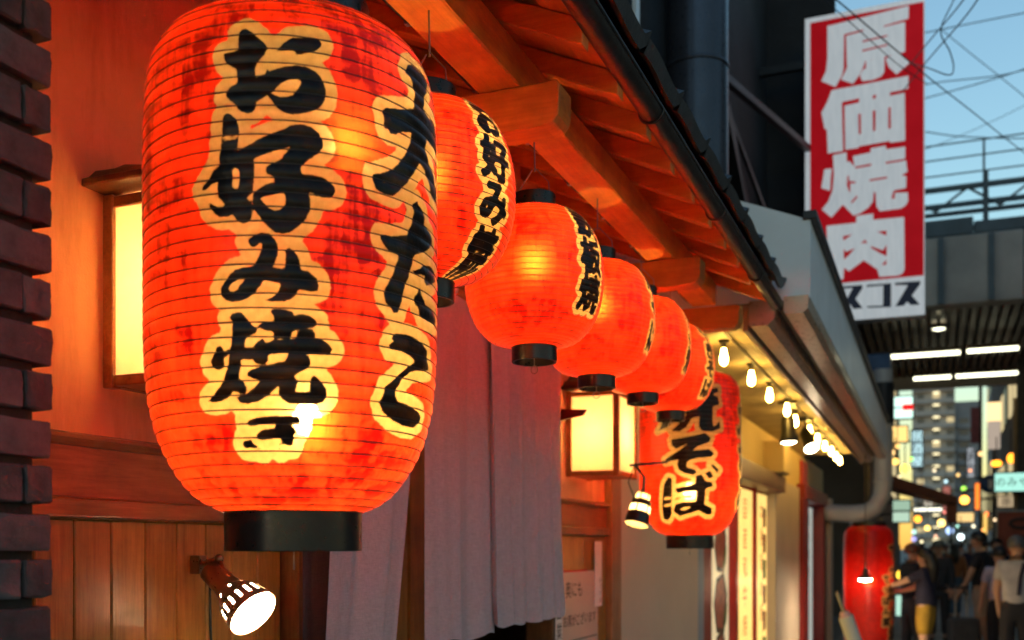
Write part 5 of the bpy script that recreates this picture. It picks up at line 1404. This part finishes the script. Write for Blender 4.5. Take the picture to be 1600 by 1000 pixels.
for cz in (0.47, 0.17):
    MB().tube([(0.06+0.17*math.cos(2*PI*i/20), -0.010, cz+0.075*math.sin(2*PI*i/20)) for i in range(18)], 0.026, 6).build('brush_ring', M['ink'], rb)
MB().tube([(-0.32, 0.006, 0.68), (0.57, 0.006, 0.68)], 0.014, 8).tube([(-0.31, 0.006, 0.68), (-0.31, 0.006, -2.3+0.7)], 0.014, 8).build('pole', M['steel'], rb)
wl = empty('tall_street_lamp', at(1553, 655, 26), 'tall white lit lamp box above the orange lanterns on the right', 'lamp')
MB().box(-0.16, 0.16, -0.1, 0.1, -0.05, 0.42).build('lit_box', glow_mat((1.0, 0.66, 0.30), 1.5), wl)
MB().box(-0.14, 0.14, -0.09, 0.09, -0.75, -0.051).build('lower_box', glow_mat((0.72, 0.58, 0.46), 0.55), wl)
MB().box(-0.03, 0.03, 0.101, 0.15, -5.6, 0.3).build('post', M['darkmetal'], wl)
up = empty('utility_pole', at(1594, 700, 20.5), 'dark steel pole with a pale edge at the right margin', 'pole')
MB().box(-0.06, 0.20, -0.1, 0.1, -4.2, 2.1).build('shaft', M['darkmetal'], up, 0.01)
MB().box(-0.125, -0.062, -0.1, 0.0, -4.2, 1.0).build('side_strip', plain('tan_strip_paint', (0.32, 0.22, 0.12), 0.6), up)
lp = empty('utility_pole', at(1532, 700, 40), 'thin dark street pole in front of the apartment block', 'pole')
MB().tube([(0, 0, -5.4), (0, 0, 3.2)], 0.07, 10).build('shaft', M['darkmetal'], lp)
MB().box(-0.35, 0.0, -0.05, 0.05, 0.2, 1.6).build('red_plate', plain('dull_red_plate', (0.16, 0.03, 0.035), 0.6), lp)

# ---- overhead wires
def wire(pts, rad, label, mat=None):
    P = [at(*p) for p in pts]
    # Catmull-Rom through the points
    out = []
    for i in range(len(P)-1):
        p0 = P[max(i-1, 0)]; p1 = P[i]; p2 = P[i+1]; p3 = P[min(i+2, len(P)-1)]
        for k in range(8):
            t = k/8
            out.append(0.5*((2*p1)+(p2-p0)*t+(2*p0-5*p1+4*p2-p3)*t*t+(3*p1-p0-3*p2+p3)*t**3))
    out.append(P[-1])
    o = P[0]
    ob = MB().tube([p-o for p in out], rad*0.68, 6).build('overhead_wire', mat or M['cable'])
    ob.location = o
    tag(ob, label, 'wire', 'overhead wires against the sky')
wire([(1560, -90, 7), (1527, 0, 7.5), (1447, 97, 9), (1380, 180, 11.8)], 0.0085, 'thick black wire, lower of the parallel pair right of the red sign')
wire([(1550, -70, 7), (1505, 0, 7.5), (1447, 70, 9), (1390, 140, 11.8)], 0.0080, 'thick black wire, upper of the parallel pair right of the red sign')
wire([(1500, -30, 7.6), (1490, 0, 7.6), (1470, 47, 7.6), (1484, 80, 7.6), (1490, 105, 7.6), (1482, 117, 7.6), (1447, 105, 8.6), (1410, 95, 11.8)], 0.007, 'black wire hanging down in a slack loop right of the red sign')
wire([(1270, -30, 6.5), (1322, 12, 7), (1445, 116, 8.5), (1520, 175, 9.5), (1600, 238, 11), (1700, 310, 13)], 0.0075, 'long black wire running diagonally across the red sign and the sky')
wire([(1262, -20, 6.5), (1314, 22, 7), (1400, 98, 8), (1447, 130, 8.6)], 0.005, 'thin second wire running beside the diagonal wire over the red sign')
wire([(1400, 62, 16), (1450, 50, 16), (1600, 20, 15), (1700, 0, 14)], 0.013, 'grey wire rising to the right at the top of the sky', M['greycable'])
wire([(1400, 140, 16), (1470, 128, 16), (1560, 118, 15.5), (1620, 104, 15), (1700, 85, 14)], 0.013, 'grey wire rising to the right, upper of the middle pair', M['greycable'])
wire([(1400, 165, 16), (1447, 153, 16), (1530, 130, 15.5), (1600, 108, 15), (1700, 70, 14)], 0.013, 'grey wire rising to the right, lower of the middle pair', M['greycable'])
wire([(1470, 45, 16), (1510, 78, 16), (1600, 150, 16), (1700, 235, 16)], 0.010, 'faint grey wire falling to the right across the sky', M['greycable'])
wire([(1400, 203, 16), (1447, 206, 16), (1500, 213, 16), (1600, 216, 16), (1700, 212, 16)], 0.014, 'dark wire sagging just above the gantry handrail', M['greycable'])
wire([(1400, 250, 16.8), (1500, 212, 17), (1600, 165, 17), (1700, 110, 17)], 0.008, 'faint wire crossing upward above the gantry', M['greycable'])
wire([(1445, 430, 16.6), (1480, 452, 16.6), (1540, 435, 16.6), (1610, 365, 16.6)], 0.018, 'cable sagging across the concrete viaduct girder')

# ================================================================== PEOPLE
def skin_obj(name, joints, edges, mat, parent, sub=2):
    """joints: name -> (x, y, z, rx, ry)"""
    keys = list(joints); idx = {k: i for i, k in enumerate(keys)}
    me = bpy.data.meshes.new(name)
    me.from_pydata([joints[k][:3] for k in keys], [(idx[a], idx[b]) for a, b in edges], [])
    o = bpy.data.objects.new(name, me); COL.objects.link(o)
    o.modifiers.new('skin', 'SKIN').use_smooth_shade = True
    sv = me.skin_vertices[0].data
    for k in keys:
        j = joints[k]
        sv[idx[k]].radius = (j[3], j[4] if len(j) > 4 else j[3])
    sv[0].use_root = True
    sb = o.modifiers.new('sub', 'SUBSURF'); sb.levels = sub; sb.render_levels = sub
    dg = bpy.context.evaluated_depsgraph_get()
    m2 = bpy.data.meshes.new_from_object(o.evaluated_get(dg))
    bpy.data.objects.remove(o); bpy.data.meshes.remove(me)
    m2.name = name
    m2.materials.clear()
    return link(name, m2, mat, parent)

SKIN = [plain('skin_tone_a', (0.48, 0.27, 0.18), 0.55, 0, 0.1, 8, 0), plain('skin_tone_b', (0.36, 0.19, 0.12), 0.55, 0, 0.1, 8, 0)]
def cloth_plain(name, col): return plain(name, col, 0.85, 0, 0.25, 7, 0.25, 120)

def person(x, y, h, face, label, top, bottom, hair, skin=0, arms=((0.25, -0.05), (0.25, -0.05)), shorts=True, longhair=False, cap=None, sleeves='short', stride=0.05, lean=0.0, bag=None, group=None):
    s = h/1.70
    r = empty('person', (x, y, 0.004), label, 'person', group, rz=face)
    J = {}
    def S(k, px, py, pz, rx, ry=None):
        J[k] = (px*s, (py+lean*max(0, pz-0.9))*s, pz*s, rx*s, (ry or rx)*s)
    S('pelvis', 0, 0, 0.95, 0.135, 0.10)
    S('waist', 0, 0.0, 1.10, 0.120, 0.09)
    S('chest', 0, 0.005, 1.30, 0.150, 0.105)
    S('neckb', 0, -0.005, 1.43, 0.075, 0.065)
    S('neck', 0, 0.005, 1.485, 0.052)
    S('jaw', 0, 0.035, 1.54, 0.062, 0.070)
    S('face', 0, 0.020, 1.60, 0.076, 0.092)
    S('crown', 0, 0.005, 1.665, 0.060, 0.075)
    S('nose', 0, 0.115, 1.585, 0.012)
    Ed = [('pelvis', 'waist'), ('waist', 'chest'), ('chest', 'neckb'), ('neckb', 'neck'), ('neck', 'jaw'), ('jaw', 'face'), ('face', 'crown'), ('face', 'nose')]
    for sd, (fw, bend) in zip((-1, 1), arms):
        n = 'L' if sd < 0 else 'R'
        S('ear'+n, sd*0.082, 0.01, 1.59, 0.012); Ed.append(('face', 'ear'+n))
        S('sh'+n, sd*0.165, -0.005, 1.385, 0.060)
        ey = fw*0.30; ez = 1.385-math.sqrt(max(0.01, 0.30**2-ey**2))
        S('el'+n, sd*0.215, ey, ez, 0.043)
        fy = ey+math.sin(fw*1.1+bend)*0.25; fz = ez-math.cos(fw*1.1+bend)*0.25
        S('wr'+n, sd*0.20, fy, fz, 0.028)
        dy, dz = math.sin(fw*1.1+bend+0.15), -math.cos(fw*1.1+bend+0.15)
        S('pa'+n, sd*0.195, fy+dy*0.07, fz+dz*0.07, 0.036, 0.020)
        Ed += [('chest', 'sh'+n), ('sh'+n, 'el'+n), ('el'+n, 'wr'+n), ('wr'+n, 'pa'+n)]
        for q in range(4):
            oy = (q-1.5)*0.021
            l = (0.062, 0.074, 0.070, 0.055)[q]
            # fingers fan across the palm, bent a little
            S('f%d%s' % (q, n), sd*(0.195-0.004), fy+dy*(0.07+l*0.6)-dz*oy, fz+dz*(0.07+l*0.6)+dy*oy, 0.0095)
            S('g%d%s' % (q, n), sd*(0.195-0.016), fy+dy*(0.07+l)-dz*oy*1.1, fz+dz*(0.07+l)+dy*oy*1.1, 0.008)
            Ed += [('pa'+n, 'f%d%s' % (q, n)), ('f%d%s' % (q, n), 'g%d%s' % (q, n))]
        S('th'+n, sd*0.165, fy+dy*0.06-dz*0.045, fz+dz*0.06+dy*0.045, 0.010); Ed.append(('wr'+n, 'th'+n))
        st = stride*sd
        S('hip'+n, sd*0.088, 0, 0.90, 0.095)
        S('kn'+n, sd*0.098, st*0.6+0.02, 0.49, 0.058)
        S('ca'+n, sd*0.100, st*0.75-0.005, 0.34, 0.056)
        S('an'+n, sd*0.100, st, 0.085, 0.036)
        S('to'+n, sd*0.108, st+0.14, 0.030, 0.032, 0.028)
        Ed += [('pelvis', 'hip'+n), ('hip'+n, 'kn'+n), ('kn'+n, 'ca'+n), ('ca'+n, 'an'+n), ('an'+n, 'to'+n)]
    skin_obj('body', J, Ed, SKIN[skin], r)
    # shirt
    T = {}
    for k, g in (('pelvis', 0.050), ('waist', 0.034), ('chest', 0.026), ('neckb', 0.012)):
        a = J[k]; T[k] = (a[0], a[1], a[2]+(0.0 if k != 'pelvis' else -0.06*s), a[3]+g, a[4]+g)
    te = [('pelvis', 'waist'), ('waist', 'chest'), ('chest', 'neckb')]
    for n in 'LR':
        a = J['sh'+n]; T['sh'+n] = (a[0], a[1], a[2], a[3]+0.016); te.append(('chest', 'sh'+n))
        e = J['el'+n]
        t = 1.0 if sleeves == 'long' else 0.62
        T['sl'+n] = (a[0]+(e[0]-a[0])*t, a[1]+(e[1]-a[1])*t, a[2]+(e[2]-a[2])*t, e[3]+0.022); te.append(('sh'+n, 'sl'+n))
        if sleeves == 'long':
            w = J['wr'+n]; T['cu'+n] = (w[0], w[1], w[2]+0.02, w[3]+0.014); te.append(('sl'+n, 'cu'+n))
    skin_obj('shirt', T, te, top, r)
    B = {}
    a = J['pelvis']; w_ = J['waist']
    B['waist'] = (w_[0], w_[1], w_[2]-0.03*s, w_[3]+0.018, w_[4]+0.018)
    B['pelvis'] = (a[0], a[1], a[2]-0.01, a[3]+0.026, a[4]+0.026)
    be = [('waist', 'pelvis')]
    for n in 'LR':
        hp = J['hip'+n]; k = J['kn'+n]
        B['hip'+n] = (hp[0], hp[1], hp[2]-0.10*s, hp[3]+0.014); be.append(('pelvis', 'hip'+n))
        if shorts:
            B['lo'+n] = (hp[0]+(k[0]-hp[0])*0.86, hp[1]+(k[1]-hp[1])*0.86, hp[2]+(k[2]-hp[2])*0.86, k[3]+0.024); be.append(('hip'+n, 'lo'+n))
        else:
            an = J['an'+n]
            B['kn'+n] = (k[0], k[1], k[2], k[3]+0.022); B['an'+n] = (an[0], an[1], an[2]+0.01, an[3]+0.030)
            be += [('hip'+n, 'kn'+n), ('kn'+n, 'an'+n)]
    skin_obj('shorts' if shorts else 'trousers', B, be, bottom, r)
    for n in 'LR':
        an = J['an'+n]; to = J['to'+n]
        skin_obj('shoe', {'h': (an[0], an[1]-0.035*s, 0.042*s, 0.042*s, 0.038*s), 'm': (an[0], an[1]+0.06*s, 0.040*s, 0.044*s, 0.036*s), 't': (to[0], to[1]+0.015*s, 0.034*s, 0.042*s, 0.030*s)}, [('h', 'm'), ('m', 't')], M['ink'], r, 1)
    # hair shell
    f = J['face']; c = (f[0], f[1]-0.014*s, f[2]+0.030*s)
    hm = MB(); hv = []; hf = []
    nn, mm = 18, 10
    rnd = random.Random(int(x*100))
    for i in range(mm+1):
        ph = PI*0.62*i/mm
        for k in range(nn):
            a = 2*PI*k/nn
            front = max(0, math.sin(a))
            p2_ = ph*(1-0.36*front)
            rr_ = 1+rnd.uniform(-0.03, 0.03)
            hv.append((c[0]+0.098*s*rr_*math.sin(p2_)*math.cos(a), c[1]+0.112*s*rr_*math.sin(p2_)*math.sin(a), c[2]+0.108*s*rr_*math.cos(p2_)))
    for i in range(mm):
        for k in range(nn):
            hf.append((i*nn+k, i*nn+(k+1) % nn, (i+1)*nn+(k+1) % nn, (i+1)*nn+k))
    hm.add(hv, hf, True)
    if longhair:
        hm.tube([(c[0], c[1]-0.05*s, c[2]), (c[0], c[1]-0.10*s, c[2]-0.12*s), (c[0], c[1]-0.10*s, c[2]-0.28*s), (c[0], c[1]-0.085*s, c[2]-0.38*s)], [0.085*s, 0.088*s, 0.075*s, 0.03*s], 12)
    hm.build('hair', hair, r)
    if cap is not None:
        MB().lathe([(0.106*s, 0.0), (0.108*s, 0.03*s), (0.095*s, 0.075*s), (0.055*s, 0.10*s), (0.0005, 0.108*s)], 18, (c[0], c[1], c[2]+0.012*s)).hexa([(c[0]-0.07*s, c[1]+0.08*s, c[2]+0.010*s), (c[0]+0.07*s, c[1]+0.08*s, c[2]+0.010*s), (c[0]+0.05*s, c[1]+0.19*s, c[2]-0.002*s), (c[0]-0.05*s, c[1]+0.19*s, c[2]-0.002*s), (c[0]-0.07*s, c[1]+0.08*s, c[2]+0.020*s), (c[0]+0.07*s, c[1]+0.08*s, c[2]+0.020*s), (c[0]+0.05*s, c[1]+0.19*s, c[2]+0.006*s), (c[0]-0.05*s, c[1]+0.19*s, c[2]+0.006*s)]).build('cap', cap, r)
    return r, J, s

BLK = cloth_plain('black_cotton', (0.012, 0.011, 0.016)); NAVY = cloth_plain('navy_cotton', (0.02, 0.018, 0.045)); WHT = cloth_plain('white_cotton', (0.42, 0.40, 0.41))
LAV = cloth_plain('lavender_cotton', (0.36, 0.36, 0.50)); RUST = cloth_plain('rust_cotton', (0.30, 0.11, 0.035)); JEAN = cloth_plain('denim', (0.07, 0.11, 0.16))
YELS = cloth_plain('mustard_cotton', (0.36, 0.21, 0.02)); BEI = cloth_plain('beige_cotton', (0.34, 0.24, 0.18)); DGREY = cloth_plain('dark_grey_cotton', (0.04, 0.04, 0.045)); OLV = cloth_plain('grey_green_cap', (0.16, 0.17, 0.15))
HB = plain('black_hair', (0.012, 0.010, 0.010), 0.45, 0, 0.3, 20, 0); HR = plain('auburn_hair', (0.14, 0.045, 0.015), 0.45, 0, 0.3, 20, 0); HG = plain('grey_hair', (0.10, 0.10, 0.10), 0.5, 0, 0.3, 20, 0)
def gp(px, depth):
    v = at(px, 855, depth); return v.x, v.y
x, y = gp(1446, 12.6)
person(x, y, 1.56, R(70), 'woman in black top and mustard shorts reaching toward the left', NAVY, YELS, HB, 0, ((0.9, 0.35), (0.75, 0.5)), True, True, sleeves='short')
x, y = gp(1424, 13.8)
person(x, y, 1.62, R(-60), 'person with auburn hair in dark clothes beside the tall red lantern', BLK, DGREY, HR, 0, ((0.3, 0.3), (0.6, 0.6)), False, False, sleeves='long')
x, y = gp(1535, 14.6)
person(x, y, 1.80, R(75), 'tall man in black tee and beige shorts holding a suitcase handle', BLK, BEI, HB, 1, ((0.35, 0.15), (0.55, 0.05)), True, False, stride=0.10, lean=0.06)
x, y = gp(1467, 17.5)
person(x, y, 1.68, R(175), 'person in a grey-green cap and dark shirt, seen between two women', DGREY, DGREY, HB, 0, ((0.2, 0.1), (0.2, 0.1)), False, False, cap=OLV, sleeves='long')
x, y = gp(1492, 23.0)
person(x, y, 1.66, R(10), 'long-haired person in rust top and blue jeans walking away', RUST, JEAN, HB, 0, ((0.2, 0.1), (-0.2, 0.1)), False, True, sleeves='long', stride=0.14)
x, y = gp(1556, 17.0)
person(x, y, 1.72, R(190), 'dark-haired person half hidden behind the man in black tee', BLK, BLK, HB, 1, ((0.2, 0.1), (0.2, 0.1)), False, False)
x, y = gp(1562, 13.6)
person(x, y, 1.58, R(20), 'person in lavender shirt left of the white-shirted backpacker', LAV, BLK, HB, 0, ((0.2, 0.2), (0.2, 0.2)), False, False)
x, y = gp(1588, 11.8)
r, J, s = person(x, y, 1.70, R(-10), 'grey-haired person in white shirt with a dark shoulder strap at right edge', WHT, BLK, HG, 0, ((0.2, 0.2), (0.3, 0.2)), False, False)
MB().tube([(0.10*s, -0.135*s, 1.42*s), (0.06*s, -0.15*s, 1.25*s), (0.04*s, -0.14*s, 1.05*s)], 0.022*s, 8).build('shoulder_strap', NAVY, r)
fars = [(1478, 30, 1.66, R(180), BLK, JEAN), (1440, 34, 1.70, R(0), LAV, DGREY), (1456, 38, 1.64, R(185), RUST, BLK), (1502, 36, 1.72, R(5), WHT, JEAN), (1516, 31, 1.68, R(170), NAVY, BLK), (1540, 27, 1.75, R(0), DGREY, JEAN)]
fl = ['far passer-by in black top and jeans in the crowd', 'far passer-by in lavender top in the crowd', 'far passer-by in rust top in the crowd', 'far passer-by in white top in the crowd', 'far passer-by in navy top in the crowd', 'far passer-by in dark grey top behind the man in black tee']
for (px, dp, h, fc, t_, b_), lab in zip(fars, fl):
    x, y = gp(px, dp)
    person(x, y, h, fc, lab, t_, b_, HB, 0, ((0.2, 0.1), (0.1, 0.1)), False, False, group='far passers-by', sleeves='long')

# suitcase
x, y = gp(1505, 14.2)
sc_ = empty('suitcase', (x, y, 0.004), 'dark upright suitcase with raised pale handle beside the man in black tee', 'suitcase', rz=R(15))
MB().box(-0.19, 0.19, -0.13, 0.13, 0.06, 0.62).build('shell', DGREY, sc_, 0.03)
for k in range(5):
    MB().box(-0.15+0.07*k, -0.13+0.07*k, -0.136, -0.1302, 0.1, 0.58).build('shell_rib', DGREY, sc_)
for sx in (-0.075, 0.075):
    MB().tube([(sx, 0.09, 0.621), (sx, 0.09, 1.02)], 0.010, 8).build('handle_tube', M['steel'], sc_)
MB().box(-0.10, 0.10, 0.075, 0.105, 1.02, 1.05).build('grip', M['blackplastic'], sc_, 0.006)
for sx in (-0.14, 0.14):
    for sy in (-0.09, 0.09):
        MB().tube([(sx-0.012, sy, 0.031), (sx+0.012, sy, 0.031)], 0.03, 12).build('wheel', M['blackplastic'], sc_)
